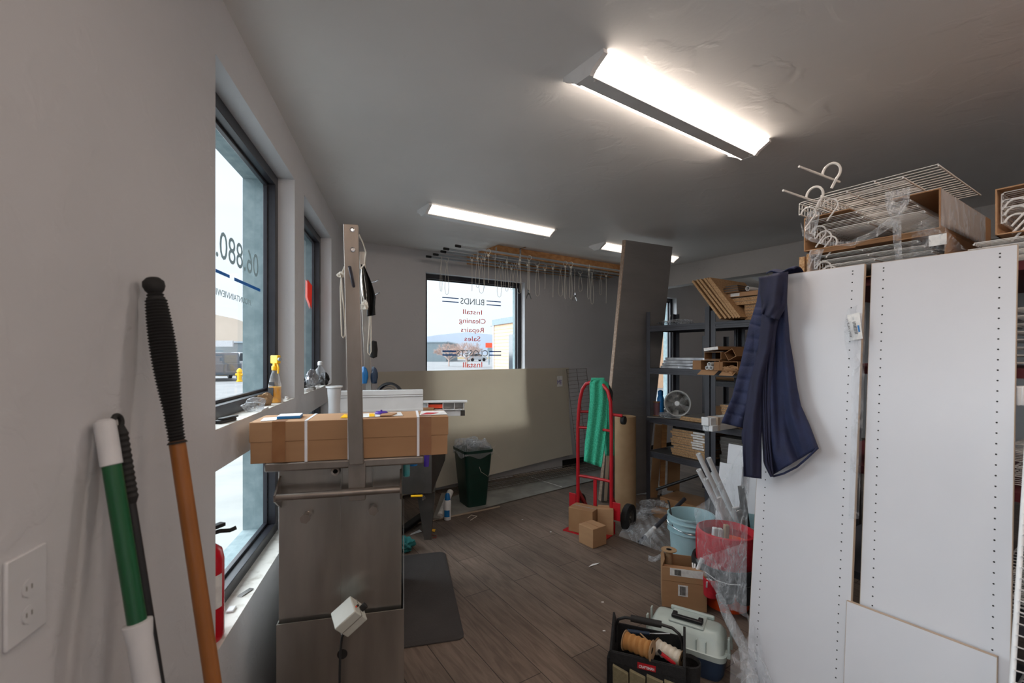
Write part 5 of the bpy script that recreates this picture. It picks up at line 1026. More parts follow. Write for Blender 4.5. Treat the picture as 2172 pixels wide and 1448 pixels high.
k = MB(ob(1493, 726, -.12, z + .158) @ Matrix.Rotation(-.1, 4, 'Y')); k.box(0.002, .128, -.002, -.0005, .001, .025); k.box(.035, .085, -.004, -.002, .002, .024); tag(k.build('box_end_label', M['paper']), 'white label on the end of the top flat carton', 'label')
crumple('crumpled_paper', 'crumpled brown packing paper spilling from the shelf below the cartons', 'paper', ob(1550, 790, -.10, z - .03).translation, .08, .05, .04, 'cardd', 17, .35, rot=FLOORANG)
# headrail with rubber bands jutting from the third shelf
x0, z0 = rp(1487, 911, -.32); x1, z1 = rp(1503, 870, -.32)
Fh = FR(RF @ V((x0, -.32, z0)), w * .35 + vv * .0 + w * 1.0); zh_ = SH[2] + .002
Fh = FR(V(tuple((RF @ V((x0, -.30, 0))).xy) + (0,)), w)
t = T('blind_headrail', 'white headrail with an end cap and rubber bands jutting out of the rack', 'blind headrail', Fh @ V((.06, .2, zh_)))
hh = .105; zh0 = SH[2] - .052 + .06
k = MB(Fh); k.box(0, .085, 0, .9, zh_, zh_ + hh * .45); k.box(0, .07, 0, .9, zh_ + hh * .45, zh_ + hh); k.build('rail', M['white'], t, bevel=.004)
MB(Fh).box(-.004, .06, -.012, 0, zh_ + hh * .4, zh_ + hh + .004).build('end_cap', M['white'], t, bevel=.004); MB(Fh).box(.012, .055, -.012, 0, zh_, zh_ + hh * .38).build('end_cap', M['clear'], t)
for j in range(3): MB(Fh).box(-.002, .087, .07 + .013 * j, .075 + .013 * j, zh_ - .001, zh_ + hh + .002).build('rubber_band', M['edgeb'], t)
k = MB(); c = RF @ V((rp(1533, 868, -.05)[0], .0, SH[2] + .055)); ax = V((-.3, -1, .1)).normalized(); k.lathe([(.05, -.02), (.05, .02), (.032, .02), (.032, -.02), (.05, -.02)], c, ax, 28); tag(k.build('tape_roll', M['orange']), 'orange tape roll beside the jutting headrail', 'tape')
# ------------------------------------------------ under the racks
def lean(name, lbl, a, b_, w_, th, m, cat='board'): k = MB(); k.bar(a, b_, th, w_, (0, 1, 0)) if False else k.bar(a, b_, w_, th, (0, 1, 0)); return tag(k.build(name, M[m], bevel=.001), lbl, cat)
q = RF
lean('wood_plank', 'orange tinted plank leaning upright under the third shelf', P(1404, 1030, 4.62), P(1410, 892, 4.66), .05, .02, 'wood')
lean('wood_plank', 'brown plank leaning behind the black rack post', P(1385, 1060, 4.75), P(1398, 900, 4.8), .08, .02, 'cardd')
lean('wood_plank', 'brown board standing upright under the lowest shelf', P(1428, 1040, 4.6), P(1430, 965, 4.6), .12, .02, 'cardd')
F = FR(PZ(1392, 1068, .02), w * 1.0 + vv * .35); carton('carton', 'dark long carton with a small white label lying on the floor under the rack', FR(RF @ V((.12, .05, .002)), w + vv * .1), .5, .3, .13, 'cardd', label=(.0, .1, .03, .08), tape_=False)
carton('carton', 'tan open box lying in front of the long carton under the rack', FR(RF @ V((.2, -.17, .002)), w + vv * .35), .2, .13, .07, 'card', tape_=False)
def tubeo(name, lbl, a, b_, r, m, cat='tube', inner=True):
    a, b_ = V(a), V(b_); k = MB(); ax = (b_ - a); L = ax.length; k.lathe([(r, 0), (r, L), (r * .8, L), (r * .8, 0), (r, 0)], a, ax.normalized(), 20); return tag(k.build(name, M[m]), lbl, cat)
tubeo('black_tube', 'black tube lying on the cartons under the rack', P(1392, 1038, 4.30), P(1492, 1004, 4.1), .014, 'black')
tubeo('metal_tube', 'long grey metal tube with a white label lying over the clear film', PZ(1357, 1150, .03), P(1452, 1058, 4.0) , .017, 'gsteel')
a, b_ = PZ(1357, 1150, .03), P(1452, 1058, 4.0); k = MB(); ax = (b_ - a).normalized(); k.lathe([(.0178, .08), (.0178, .22)], a, ax, 16); tag(k.build('paper_label', M['paper']), 'white label around the metal tube on the film', 'label')
crumple('clear_wrap', 'bunched clear wrap over the tubes under the rack', 'film', PZ(1385, 1090, .01), .17, .12, .07, 'clear', 31, .35, rot=.5)
def film_floor(a, b_):
    c = [(1312, 1136), (1345, 1062), (1405, 1120), (1440, 1172)]
    l = V((1312, 1136)).lerp(V((1350, 1065)), b_); r = V((1436, 1182)).lerp(V((1418, 1112)), b_); p = l.lerp(r, a)
    z = .012 + .10 * math.sin(PI * b_) * math.sin(PI * a) + .022 * math.sin(a * 17 + b_ * 7) * math.sin(b_ * 11 + a * 5) + .02
    return PZ(p.x, p.y, max(z * .8, .004))
k = MB(); k.grid(film_floor, 44, 30); tag(k.build('clear_film', M['filmd'], angle=180), 'crumpled clear film spread on the floor between hand truck and bucket', 'film')
k = MB(); k.grid(lambda a, b_: PZ(1375 + 55 * a, 1188 - 12 * b_ + 4 * math.sin(a * 8), .004 + .01 * math.sin(a * PI) * math.sin(b_ * PI) + .004 * math.sin(a * 20)), 20, 8); tag(k.build('clear_film', M['clear'], angle=180), 'small flat piece of clear film in front of the spread film', 'film')
crumple('paper_ball', 'crumpled white paper on the floor behind the rack post', 'paper', PZ(1392, 1048, .0) , .06, .05, .06, 'paper', 33, .35)
# ------------------------------------------------ white panels
def lpanel(name, lbl, bl, br_, tl, cols=True, edge='edgeb', hz0=.06, cw=.037):
    F = FR(bl, br_ - bl, tl - bl); W_, H_ = (br_ - bl).length, (tl - bl).length; t = T(name, lbl, 'panel', bl.lerp(br_, .5))
    MB(F).box(.0015, W_ - .0015, .0, .0158, 0, H_ - .0015).build('board', M['mel'], t)
    k = MB(F); k.box(0, .0015, .0004, .0155, 0, H_); k.box(W_ - .0015, W_, .0004, .0155, 0, H_); k.box(0, W_, .0004, .0155, H_ - .0015, H_); k.build('edge_band', M[edge], t)
    if cols:
        k = MB(F)
        for x in (cw, W_ - cw):
            zs = [H_ - .022 - .0005, H_ - .034] + [H_ - .034 - .032 * i for i in range(1, 54)]
            for z in zs:
                if z > hz0: k.cyl((x, -.0004, z), (x, .001, z), .0026, n=8)
        k.build('shelf_pin_holes', M['hole'], t)['kind'] = 'stuff'
    return t, F, W_, H_
dA = V((.55, -.835, 0)).normalized(); lean_ = V((.141, .118, 0))
A_br = V((1.158, 1.588, 0)); A_tr = V((1.296, 1.704, 1.834)); A_bl = A_br - dA * .356; A_tl = A_tr - dA * .356
lpanel('closet_panel', 'tall white drilled closet panel with the navy jacket hung over its corner', A_bl, A_br, A_tl)
dB = V((.575, -.818, 0)).normalized()
B_tl = V((1.325, 1.692, 1.834)); B_bl = V((1.188, 1.584, 0)); lpanel('closet_panel', 'widest tall white drilled closet panel, at the right', B_bl, B_bl + dB * .365, B_tl)
Pn = V((-dB.y, dB.x, 0)); Pn = V((dB.y, -dB.x, 0)) if False else V((-.818, -.575, 0))
off = Pn * .026
zc = .62; ctl = V((1.213, 1.640, zc)) + off; ctr = ctl + dB * .372; cbl = V((1.213 - .047, 1.640 - .036, 0)) + off
cb_, Fc, Wc, Hc_ = lpanel('short_panel', 'short plain white panel standing in front of the tall ones', cbl, cbl + dB * .372, ctl, cols=False)
# label in plastic between the tall panels
def planeA(px, py, o=.0):
    Fp = FR(A_bl, A_br - A_bl, A_tl - A_bl); x, z = hit(px, py, Fp, -o); return Fp @ V((x, -o, z))
def planeB(px, py, o=0):
    Fp = FR(B_bl, dB, B_tl - B_bl); x, z = hit(px, py, Fp, -o); return Fp @ V((x, -o, z))
def dA_(px, py, o): return planeA(px, py, o).y
t = T('barcode_label', 'white barcode label in clear wrap taped across the gap between the tall panels', 'label', planeA(1815, 690, .01))
q = [planeA(1797, 668, .012), planeA(1803, 722, .012), planeA(1830, 718, .012), planeA(1823, 662, .012)]
k = MB(); k.add(q + [p + V((0, .0008, 0)) for p in q], [(0, 1, 2, 3), (7, 6, 5, 4), (0, 4, 5, 1), (1, 5, 6, 2), (2, 6, 7, 3), (3, 7, 4, 0)]); k.build('label_card', M['paper'], t)
ez = (q[0] - q[1]); ex = (q[3] - q[0]); Fl = FR(q[1] - V((.0, .001, 0)), ex, ez); Lw, Lh = ex.length, ez.length
k = MB(Fl); k.text('3133-1472-11', .0085, Matrix.Translation((.007, -.0012, .012)) @ Matrix.Rotation(-PI / 2, 4, 'Y'), width=Lh * .72); k.build('label_number', M['ink'], t)
k = MB(Fl)
for i in range(26):
    if i % 3 != 2: k.box(.018, .028, -.0013, -.001, .02 + i * .0018, .0208 + i * .0018 + .0004 * (i % 2))
k.build('barcode', M['ink'], t); MB(Fl).box(.031, .036, -.0013, -.001, .025, .05).build('blue_mark', M['blue'], t)
def wr(L, R, dfn, amp, nu=60, nv=80, seed=0):
    n = len(L) - 1
    def f(a, b_):
        i = min(int(b_ * n), n - 1); q = b_ * n - i; l = V(L[i]).lerp(V(L[i + 1]), q); r = V(R[i]).lerp(V(R[i + 1]), q); p = l.lerp(r, a)
        e = crease(p.x / 60, p.y / 60, seed)
        return P(p.x, p.y, dfn(p.x, p.y) + amp * e)
    k = MB(); k.grid(f, nu, nv); return k
k = wr([(1798, 655), (1790, 690), (1792, 730), (1806, 780), (1806, 900), (1800, 1100)], [(1836, 640), (1836, 690), (1834, 740), (1834, 780), (1830, 900), (1822, 1100)], lambda x, y: planeA(min(x, 1812), y, .018).y, .006)
tag(k.build('clear_wrap', M['film'], angle=180), 'clear wrap running down the gap between the two tall panels', 'film')
# ------------------------------------------------ navy jacket
t = T('navy_jacket', 'navy blue zip jacket hanging over the corner of the tall white panel', 'jacket', planeA(1640, 900, .05))
def jd(o, slope=0): return lambda x, y: planeA(max(x, 1600), min(y, 1400), o).y + slope * max(0, 1600 - x) / 100
def jpart(name, m, L, R, o, amp, fr, ph=0, nu=34, nv=60, seams=False, slope=.06, taper=True):
    n = len(L) - 1; d = jd(o, slope)
    def f(a, b_):
        i = min(int(b_ * n), n - 1); q = b_ * n - i; q2 = q * q * (3 - 2 * q)
        l = V(L[i]).lerp(V(L[i + 1]), q); r = V(R[i]).lerp(V(R[i + 1]), q); p = l.lerp(r, a)
        edge = math.sin(PI * a) ** .5
        e = -amp * 1.3 * edge + amp * (math.sin(a * fr + ph + 1.5 * math.sin(b_ * 3)) * edge + .35 * math.sin(a * fr * 2.3 + b_ * 5 + ph)) * (.25 + .75 * b_ if taper else 1)
        if seams:
            s = (b_ * 13) % 1; e -= .006 * (1 - (2 * s - 1) ** 4) * (b_ > .25)
        return P(p.x, p.y, d(p.x, p.y) + e)
    k = MB(); k.grid(f, nu, nv); return k.build(name, M[m], t, solid=.005, angle=100)
jpart('quilted_sleeve', 'navy', [(1613, 590), (1606, 640), (1590, 690), (1572, 770), (1554, 840), (1531, 896)], [(1640, 584), (1634, 640), (1622, 700), (1612, 770), (1600, 850), (1578, 908)], .05, .014, 4, seams=True, nv=104)
jpart('sleeve_lining', 'dnavy', [(1578, 890), (1574, 920), (1574, 940)], [(1600, 890), (1590, 930), (1584, 945)], .035, .006, 4, nv=12, nu=10)
jpart('sleeve', 'dnavy', [(1610, 588), (1618, 660), (1608, 740), (1588, 820), (1577, 900), (1576, 960), (1577, 1010)], [(1645, 584), (1645, 660), (1636, 740), (1622, 800), (1617, 860), (1614, 940), (1614, 1015)], .075, .016, 5, 1.0)
jpart('body_back', 'navy', [(1640, 580), (1636, 640), (1612, 690), (1612, 760), (1614, 850), (1618, 930), (1620, 980), (1634, 1010)], [(1670, 577), (1668, 640), (1674, 720), (1681, 760), (1690, 820), (1698, 860), (1716, 900), (1735, 950)], .045, .016, 11, .5, nu=60)
jpart('front_placket', 'dnavy', [(1640, 582), (1628, 650), (1612, 700), (1612, 760), (1614, 850), (1619, 940), (1622, 985), (1635, 1011)], [(1664, 579), (1656, 650), (1646, 700), (1640, 770), (1634, 850), (1634, 940), (1638, 990), (1640, 1011)], .068, .010, 8, 2, nu=30)
jpart('hood_roll', 'dnavy', [(1612, 588), (1614, 620), (1620, 645), (1615, 665)], [(1671, 576), (1669, 620), (1666, 650), (1650, 680)], .09, .018, 7, 0, nv=24)
k = MB(); Fp = FR(A_bl, A_br - A_bl, A_tl - A_bl); 
hk = [planeA(px, py, .078) for px, py in ((1613, 1011), (1622, 989), (1637, 1010))]
k = MB(); pts = [planeA(px, py, .062 + .012 * math.sin(px)) for px, py in ((1640, 1010), (1662, 1004), (1690, 990), (1712, 971), (1735, 949))]; k.tube(pts, .004, 6); k.build('hem', M['navy'], t)
k = MB(); pts = [planeA(px, py, .085) for px, py in ((1628, 700), (1625, 770), (1624, 850), (1626, 930), (1632, 985))]; k.tube(pts, .0022, 6); k.build('zipper', M['dnavy'], t)
k = MB(); k.grid(lambda a, b_: Fp @ V((.02 + .11 * a, -.045 + .085 * b_, 1.835 + .012 + .016 * math.sin(PI * b_) + .006 * math.sin(a * 9))), 20, 10); k.build('collar_fold', M['navy'], t, solid=.005)
# ------------------------------------------------ buckets, tubes, organizer
def bucket(name, lbl, c, r, h, m, rings=True):
    c = V(c); t = T(name, lbl, 'bucket', c); pr = [(0, .002), (r * .84, 0), (r * .85, .01), (r * .95, h * .70)]
    if rings: pr += [(r * 1.05, h * .70), (r * 1.05, h * .715), (r * .96, h * .72), (r * .965, h * .79), (r * 1.06, h * .79), (r * 1.06, h * .805), (r * .97, h * .81), (r * .98, h * .88), (r * 1.06, h * .88), (r * 1.06, h * .895), (r * .985, h * .90)]
    pr += [(r, h - .012), (r * 1.05, h - .012), (r * 1.055, h), (r * .985, h), (r * .97, h - .02), (r * .83, .008), (0, .008)]
    MB().lathe(pr, c, n=48).build('pail', M[m], t)
    k = MB(); 
    k.tube(arc(c + V((0, -.0, h * .86)), r * 1.08, PI * .95, PI * 2.05, 24, V((1, 0, 0)), V((0, .97, .25))), .0022, 6); k.build('wire_handle', M['chrome'], t); return t
bucket('bucket', 'pale blue grey bucket standing open beside the red organizer', (1.258, 3.2, 0), .15, .375, 'bucket')
bucket('bucket', 'pale bucket behind the clear film holding the white tubes', (1.62, 3.06, 0), .15, .375, 'bucket')
bucket('bucket', 'orange bucket wrapped by the red fabric tool organizer', (1.29, 2.74, 0), .145, .36, 'orange', False)
k = MB(); k.tube([V((1.12, 3.16, .30)), P(1419, 1066, 3.25), P(1417, 1062, 3.3)], .006, 8); tag(k.build('black_rod', M['rubber']), 'short black rod sticking out of the blue grey bucket', 'rod')
c = V((1.29, 2.74, 0)); t = T('tool_organizer', 'red and black fabric organizer wrapped around the orange bucket', 'tool bag', c + V((0, 0, .13)))
k = MB(); k.lathe([(.155, .15), (.168, .17), (.172, .40), (.166, .44), (.155, .445), (.150, .40)], c, n=48); k.build('outer_wrap', M['redf'], t)
k = MB(); k.lathe([(.174, .12), (.19, .13), (.196, .25), (.19, .27), (.175, .265)], c, n=48); k.build('pocket_band', M['bfab'], t)
for i, a in enumerate((-2.9, -2.45, -2.0, -1.5, -1.0)):
    F = FR(c + V((.195 * math.cos(a), .195 * math.sin(a), .1)), V((-math.sin(a), math.cos(a), 0))); k = MB(F); k.lathe([(.03, 0), (.04, .01), (.043, .11), (.038, .11), (.035, .02)], (0, .01, 0), n=20); k.build('pocket', M['redf' if i < 2 else 'bfab'], t)
def tie_bunch(lbl, c_, n, L, seed, name='bracket_bunch', up_=.5):
    rnd = random.Random(seed); t = T(name, lbl, 'hardware', c_)
    for i in range(n):
        o = V((rnd.uniform(-.028, .028), rnd.uniform(-.02, .02), 0)); d = V((rnd.uniform(-.7, .7), rnd.uniform(-.7, .7), 1)).normalized() * L * rnd.uniform(.6, 1); k = MB(); k.bar(V(c_) + o, V(c_) + o + d, .008, .004); k.build('plastic_clip', M['white'], t)
cc = c + V((.195 * math.cos(-2.45), .195 * math.sin(-2.45), 0)); tie_bunch('white plastic clips standing in the lower red pocket', cc + V((-.005, -.005, .17)), 9, .05, 2)
cc = c + V((.195 * math.cos(-2.9), .195 * math.sin(-2.9), 0)); tie_bunch('white plastic clips fanned over the upper left red pocket', cc + V((-.01, .0, .2)), 8, .055, 4)
k = MB(); a0 = c + V((-.2, -.06, .22)); k.cyl(a0, a0 + V((.03, .0, .075)), .011, n=14); tag(k.build('white_dowel', M['white']), 'short white dowel leaning out of the red organizer', 'dowel')
k = MB(); k.tube([c + V((-.17, -.1, .235)), c + V((-.13, -.16, .215)), c + V((-.08, -.2, .213)), c + V((-.02, -.21, .215))], .0025, 6); tag(k.build('bent_wire', M['whitem']), 'pale wire curving in front of the organizer', 'wire')
# white tubes leaning in the rear bucket
base = V((1.62, 3.06, .02))
tubs = ((1481, 962, 3.02, 0, 1), (1503, 971, 3.08, .03, 1), (1482, 996, 2.95, -.03, 1), (1497, 1015, 2.9, -.06, .8), (1510, 1002, 3.1, .05, .8))
for i, (px, py, d, o, sc_) in enumerate(tubs):
    tubeo('white_tube', 'white closet rod tube leaning out of the pale bucket, %s' % ('tallest of the bunch', 'second tallest, dark end', 'third highest, leftmost', 'short one lowest in the bunch', 'thin one behind the tallest')[i], P(px, py, d), base + V((o + .02, o * .5, .0)), .0165 * sc_, 'white')
for i, (px, py, px2, py2, d, m_, l_) in enumerate(((1522, 1055, 1530, 1130, 2.95, 'white', 'upright white rail end in the pale bucket under the film'), (1560, 1075, 1555, 1120, 3.0, 'white', 'white rail right of the upright one under the film'), (1572, 1030, 1563, 1110, 3.05, 'dsteel', 'dark grey rail standing in the pale bucket under the film'), (1566, 1080, 1563, 1120, 2.92, 'chrome', 'shiny narrow rail in the pale bucket under the film'))):
    a = P(px, py, d); b_ = V((1.54 + .035 * i, 3.0 + .02 * i, .03)); k = MB(); k.bar(a, b_, .04, .02, (0, 1, 0)); tag(k.build('rail_offcut', M[m_], bevel=.002), l_, 'rail')
k = MB(FR(V((1.62, 3.43, .01)), w, V((.10, .13, 1)))); k.box(-.06, .36, 0, .016, 0, .80); tag(k.build('white_board', M['mel']), 'white board leaning behind the bunch of tubes', 'board')
k = MB(FR(V((1.57, 3.40, .01)), w, V((.10, .13, 1)))); k.box(-.08, .1, 0, .016, 0, .66); tag(k.build('white_board', M['mel']), 'narrower white board left of the larger one behind the tubes', 'board')
t = T('white_tool_handle', 'white and tan tool handles standing in the organizer under the film', 'tool', c + V((.05, 0, .3)))
for i, (px, py, m_) in enumerate(((1517, 1118, 'white'), (1527, 1120, 'white'), (1541, 1112, 'kraft'))):
    a = P(px, py, 2.74); MB().bar(V((a.x - .02, 2.74, .15)), a, .03, .03, (0, 1, 0)).build('handle', M[m_], t, bevel=.006)
# ------------------------------------------------ carton with spool
tr_b = PZ(1499.5, 1299, .001); tl_b = PZ(1404, 1285, .001); F = FR(tl_b, tr_b - tl_b); wx = (tr_b - tl_b).length; h = .235
t = T('labelled_carton', 'open brown carton with shipping labels holding a bare spool, by the buckets', 'box', F @ V((wx / 2, .1, 0)))
k = MB(F); th = .004; k.box(0, wx, 0, th, 0, h); k.box(0, wx, .2 - th, .2, 0, h); k.box(0, th, th, .2 - th, 0, h); k.box(wx - th, wx, th, .2 - th, 0, h); k.box(th, wx - th, th, .2 - th, 0, th); k.build('box_body', M['card'], t, bevel=.001)
k = MB(F); k.bar((wx / 2, .001, h), (wx / 2, .07, h - .015), wx * .96, .003); k.build('flap', M['card'], t); k = MB(F); k.bar((wx - .002, .1, h), (wx - .05, .1, h - .01), .18, .003, (0, 0, 1)); k.build('flap', M['card'], t)
k = MB(F); k.bar((.002, .1, h), (.015, .1, h + .04), .18, .003); k.build('flap', M['cardd'], t)
MB(F).box(.045, wx - .02, -.001, 0, h - .045, h - .001).build('shipping_label', M['paper'], t); MB(F).box(.09, .145, -.0012, 0, .075, .14).build('small_label', M['paper'], t); k = MB(F)
for i in range(12): k.box(.10 + i * .0026, .1012 + i * .0026 + .0006 * (i % 3), -.0016, -.0012, .082, .132)
k.build('barcode', M['ink'], t); k = MB(F)
for i in range(16): k.box(.07 + i * .0024, .0712 + i * .0024 + .0005 * (i % 3), -.0016, -.001, h - .04, h - .008)
k.build('barcode', M['ink'], t); MB(F).box(.0, wx, -.0008, .0, h - .08, h - .078).build('fold_line', M['cardi'], t)
c = P(1416, 1192, 2.76); c.z = .006
c = F @ V((.045, .11, .006)); c2 = P(1416, 1165, c.y); t = T('bare_spool', 'empty cardboard spool standing in the labelled carton', 'spool', c); hs = c2.z - .0
MB().lathe([(.046, 0), (.046, .004), (.022, .004), (.022, hs - .01), (.046, hs - .01), (.046, hs - .006), (.015, hs - .006), (.015, hs - .02)], c, n=32).build('spool_body', M['kraft'], t); MB().lathe([(.017, hs - .0055), (.011, hs - .0045), (.011, hs - .03)], c, n=20).build('core_ring', M['chrome'], t)
k = MB(FR(F @ V((wx + .02, .12, .0)), V((1, -.3, 0)))); k.box(0, .1, 0, .12, .001, .19); tag(k.build('carton', M['card'], bevel=.002), 'narrow brown carton right of the labelled carton', 'box')
# ------------------------------------------------ tackle box
F = FR(V((.665, 2.225, 0)), V((.257, -.16, 0))); Lx, Ly = .34, .175
t = T('tool_box', 'pale grey plastic tool box with dark blue base and black handle', 'tool box', F @ V((Lx / 2, Ly / 2, 0)))
k = MB(F); loft(k, [rsq(.02, Lx - .02, .015, Ly - .015, .03, 0), rsq(.005, Lx - .005, .003, Ly - .003, .035, .03), rsq(0, Lx, 0, Ly, .035, .105)]); k.build('base', M['bluebox'], t)
k = MB(F); loft(k, [rsq(-.006, Lx + .006, -.006, Ly + .006, .038, .1), rsq(-.008, Lx + .008, -.008, Ly + .008, .04, .125), rsq(0, Lx, 0, Ly, .038, .13), rsq(.006, Lx - .006, .012, Ly - .012, .036, .185), rsq(.02, Lx - .02, .035, Ly - .035, .03, .21), rsq(.03, Lx - .03, .05, Ly - .05, .02, .214)])
k.build('lid', M['boxpl'], t, angle=50)
MB(F).box(.09, Lx - .09, .03, Ly - .025, .205, .218).build('lid_tray', M['boxpl'], t, bevel=.005)
k = MB(F); y = .075; k.box(.10, .122, y - .014, y + .014, .216, .238); k.box(Lx - .122, Lx - .10, y - .014, y + .014, .216, .238); k.box(.10, Lx - .10, y - .03, y - .010, .222, .238); k.build('handle', M['black'], t, bevel=.004)
k = MB(F); k.box(.075, Lx - .06, Ly - .03, Ly - .012, .205, .226); k.build('rear_rib', M['boxpl'], t, bevel=.006)
for x in (-.03, -.022): pass
for x, y in ((-.012, .05), (-.012, .13), (Lx + .004, .05), (Lx + .004, .13)): k = MB(F); k.box(x - .006, x + .018, y - .014, y + .014, .11, .135); k.box(x - .008 if x < 0 else x + .006, x if x < 0 else x + .016, y - .012, y + .012, .12, .20); k.build('latch', M['boxpl'], t, bevel=.002)
for x in (.22, .262): k = MB(F); k.box(x, x + .004, -.004, .012, .128, .178); k.build('lid_rib', M['boxpl'], t)
# ------------------------------------------------ black tool bag
F = FR(V((.433, 2.0, 0)), V((.282, -.11, 0))); Lx, Ly, Hh = .303, .2, .198
t = T('tool_bag', 'black canvas open tool bag with a red name tag and olive pockets', 'tool bag', F @ V((Lx / 2, Ly / 2, 0)))
k = MB(F); th = .006; k.box(0, Lx, 0, th, .0, Hh); k.box(0, Lx, Ly - th, Ly, 0, Hh + .015); k.box(0, Lx, 0, Ly, 0, th); k.build('bag_body', M['bfab'], t, bevel=.003)
k = MB(F); k.box(-.001, Lx + .001, -.004, .0, Hh - .05, Hh - .004); k.build('front_band', M['bfab'], t, bevel=.002)
for x in (0, Lx):
    k = MB(F); pr = [(0, 0), (Ly, 0), (Ly, Hh + .01), (Ly * .62, Hh + .085), (Ly * .5, Hh + .115), (Ly * .4, Hh + .09), (0, Hh + .0)]
    vs = [(x + s, y, z) for s in (-.005, .005) for y, z in pr]; n = len(pr); k.add(vs, [tuple(range(n - 1, -1, -1)), tuple(range(n, 2 * n))] + [(i, (i + 1) % n, n + (i + 1) % n, n + i) for i in range(n)]); k.build('end_panel', M['bfab'], t, bevel=.002)
y = Ly * .5; hz = Hh + .10
k = MB(F); k.tube([(.006, y, Hh - .02), (.008, y, Hh + .05), (.02, y, Hh + .085), (.05, y, hz), (.1, y, hz + .002), (Lx - .1, y, hz + .002), (Lx - .05, y, hz - .004), (Lx - .02, y, Hh + .075), (Lx - .008, y, Hh + .04), (Lx - .006, y, Hh - .02)], .0065, 10); k.build('handle_tube', M['black'], t)
MB(F).cyl((.075, y, hz + .002), (Lx - .095, y, hz + .002), .0145, n=18).build('foam_grip', M['rubber'], t)
x0, z0 = hit(1352, 1414, F, -.006); x1, z1 = hit(1391, 1404, F, -.006); MB(F).box(x0, x1, -.0065, -.004, Hh - .046, Hh - .021).build('name_tag', M['redp'], t); MB(F).text('CRAFTSMAN', .016, Matrix.Translation((x0 + .006, -.0072, Hh - .041)), width=x1 - x0 - .012, bold=.0003).build('name_lettering', M['strap'], t)
for i in range(4):
    xa = .012 + i * .071; k = MB(F); k.hexa([(xa, -.012, .0), (xa + .066, -.012, .0), (xa + .066, -.002, .0), (xa, -.002, .0)], [(xa, -.02, Hh - .052 - .004 * i), (xa + .066, -.02, Hh - .075), (xa + .066, -.004, Hh - .075), (xa, -.004, Hh - .052 - .004 * i)]); k.build('front_pocket', M['olive'], t, bevel=.002)
k = MB(F); k.lathe([(.04, .02), (.045, .05), (.05, .15), (.046, .155), (.04, .14)], (Lx + .018, Ly * .62, 0), n=20); k.build('mesh_pocket', M['bfab'], t)
k = MB(F); k.box(-.02, -.006, .02, .07, .0, .15); k.build('side_strap', M['bfab'], t, bevel=.004)
def spool(name, lbl, a, b_, R_, rc, m, thread_r):
    a, b_ = V(a), V(b_); ax = (b_ - a); L = ax.length; ax.normalize(); t = T(name, lbl, 'spool', a.lerp(b_, .5) - V((0, 0, R_)))
    for s0, s1 in ((0, .003), (L - .003, L)): MB().lathe([(rc, s0), (R_, s0), (R_, s1), (rc, s1), (rc, s0)], a, ax, 36).build('flange', M['kraft'], t)
    MB().lathe([(rc, 0), (rc * 1.02, L)], a, ax, 24).build('core', M['chrome'], t)
    pr = []; n = 34
    for i in range(n): z = .003 + (L - .006) * i / n; r = thread_r + .002 * math.sin(i * .9); pr += [(r - .0012, z), (r + .0008, z + (L - .006) / n * .5)]
    MB().lathe(pr, a, ax, 28).build('wound_cord', M[m], t); return t
spool('cord_spool', 'cardboard spool of tan cord lying in the black tool bag', P(1325, 1357, 2.03), P(1384, 1380, 1.955), .042, .014, 'cordt', .034)
spool('cord_spool', 'spool of white cord lying in the black tool bag behind the tan one', P(1392, 1370, 2.045) , P(1447, 1398, 1.965), .036, .012, 'cordw', .030)
k = MB(); a, b_ = P(1331, 1338, 2.08), P(1378, 1343, 2.05); k.cyl(a, b_, .010, .007, n=12); o = tag(k.build('long_screwdriver', M['bluebox']), 'screwdriver with dark blue handle resting across the tool bag', 'screwdriver')
k = MB(); k.cyl(b_, P(1421, 1343, 2.03), .0025, n=8); k.build('blade', M['chrome'], o)
k = MB(); k.cyl(P(1358, 1343, 2.03), P(1377, 1361, 1.98), .003, n=8); tag(k.build('wooden_stick', M['kraft']), 'thin wooden stick poking up by the tan spool', 'stick')
k = MB(); k.bar(P(1402, 1385, 1.93), P(1432, 1408, 1.92), .014, .012); o = tag(k.build('pliers', M['redp'], bevel=.003), 'red handled pliers between spools and bag front', 'pliers'); k = MB(); k.bar(P(1396, 1379, 1.935), P(1403, 1386, 1.93), .012, .01); k.build('jaws', M['black'], o)
# ------------------------------------------------ large clear film between buckets and the tall panel
def fd(x, y):
    q = planeA(max(1600, min(x, 1700)), min(y, 1440), .03); return q.y + (max(0, 1600 - x) / 100) * .36
Lf = [(1581, 932), (1560, 975), (1535, 1010), (1500, 1060), (1470, 1078), (1477, 1110), (1480, 1190), (1500, 1225), (1522, 1262), (1530, 1290)]
Rf = [(1592, 925), (1590, 975), (1588, 1010), (1587, 1060), (1586, 1080), (1586, 1110), (1584, 1190), (1582, 1225), (1583, 1262), (1584, 1300)]
k = wr(Lf, Rf, fd, .010, 110, 190, 1); tag(k.build('hanging_film', M['film'], angle=180), 'large sheet of clear film stretched from the jacket down over the organizer', 'film')
k = wr([(1475, 1185), (1483, 1205), (1500, 1228), (1520, 1255), (1526, 1275)], [(1583, 1150), (1584, 1190), (1584, 1230), (1584, 1270), (1584, 1310)], lambda x, y: fd(x, y) - .04, .016, 120, 100, 3); tag(k.build('bunched_film', M['film'], angle=180), 'denser bunched clear film over the black pockets of the organizer', 'film')
k = MB(); pts = [P(px, py, d) for px, py, d in ((1525, 1262, 2.2), (1540, 1300, 2.12), (1558, 1335, 2.05), (1578, 1370, 1.95), (1590, 1420, 1.86), (1590, 1470, 1.8))]; k.tube(pts, [.016, .022, .024, .024, .03, .035], 14); tag(k.build('twisted_film', M['filmd'], angle=180), 'twisted rope of clear film falling to the floor by the panel edge', 'film')
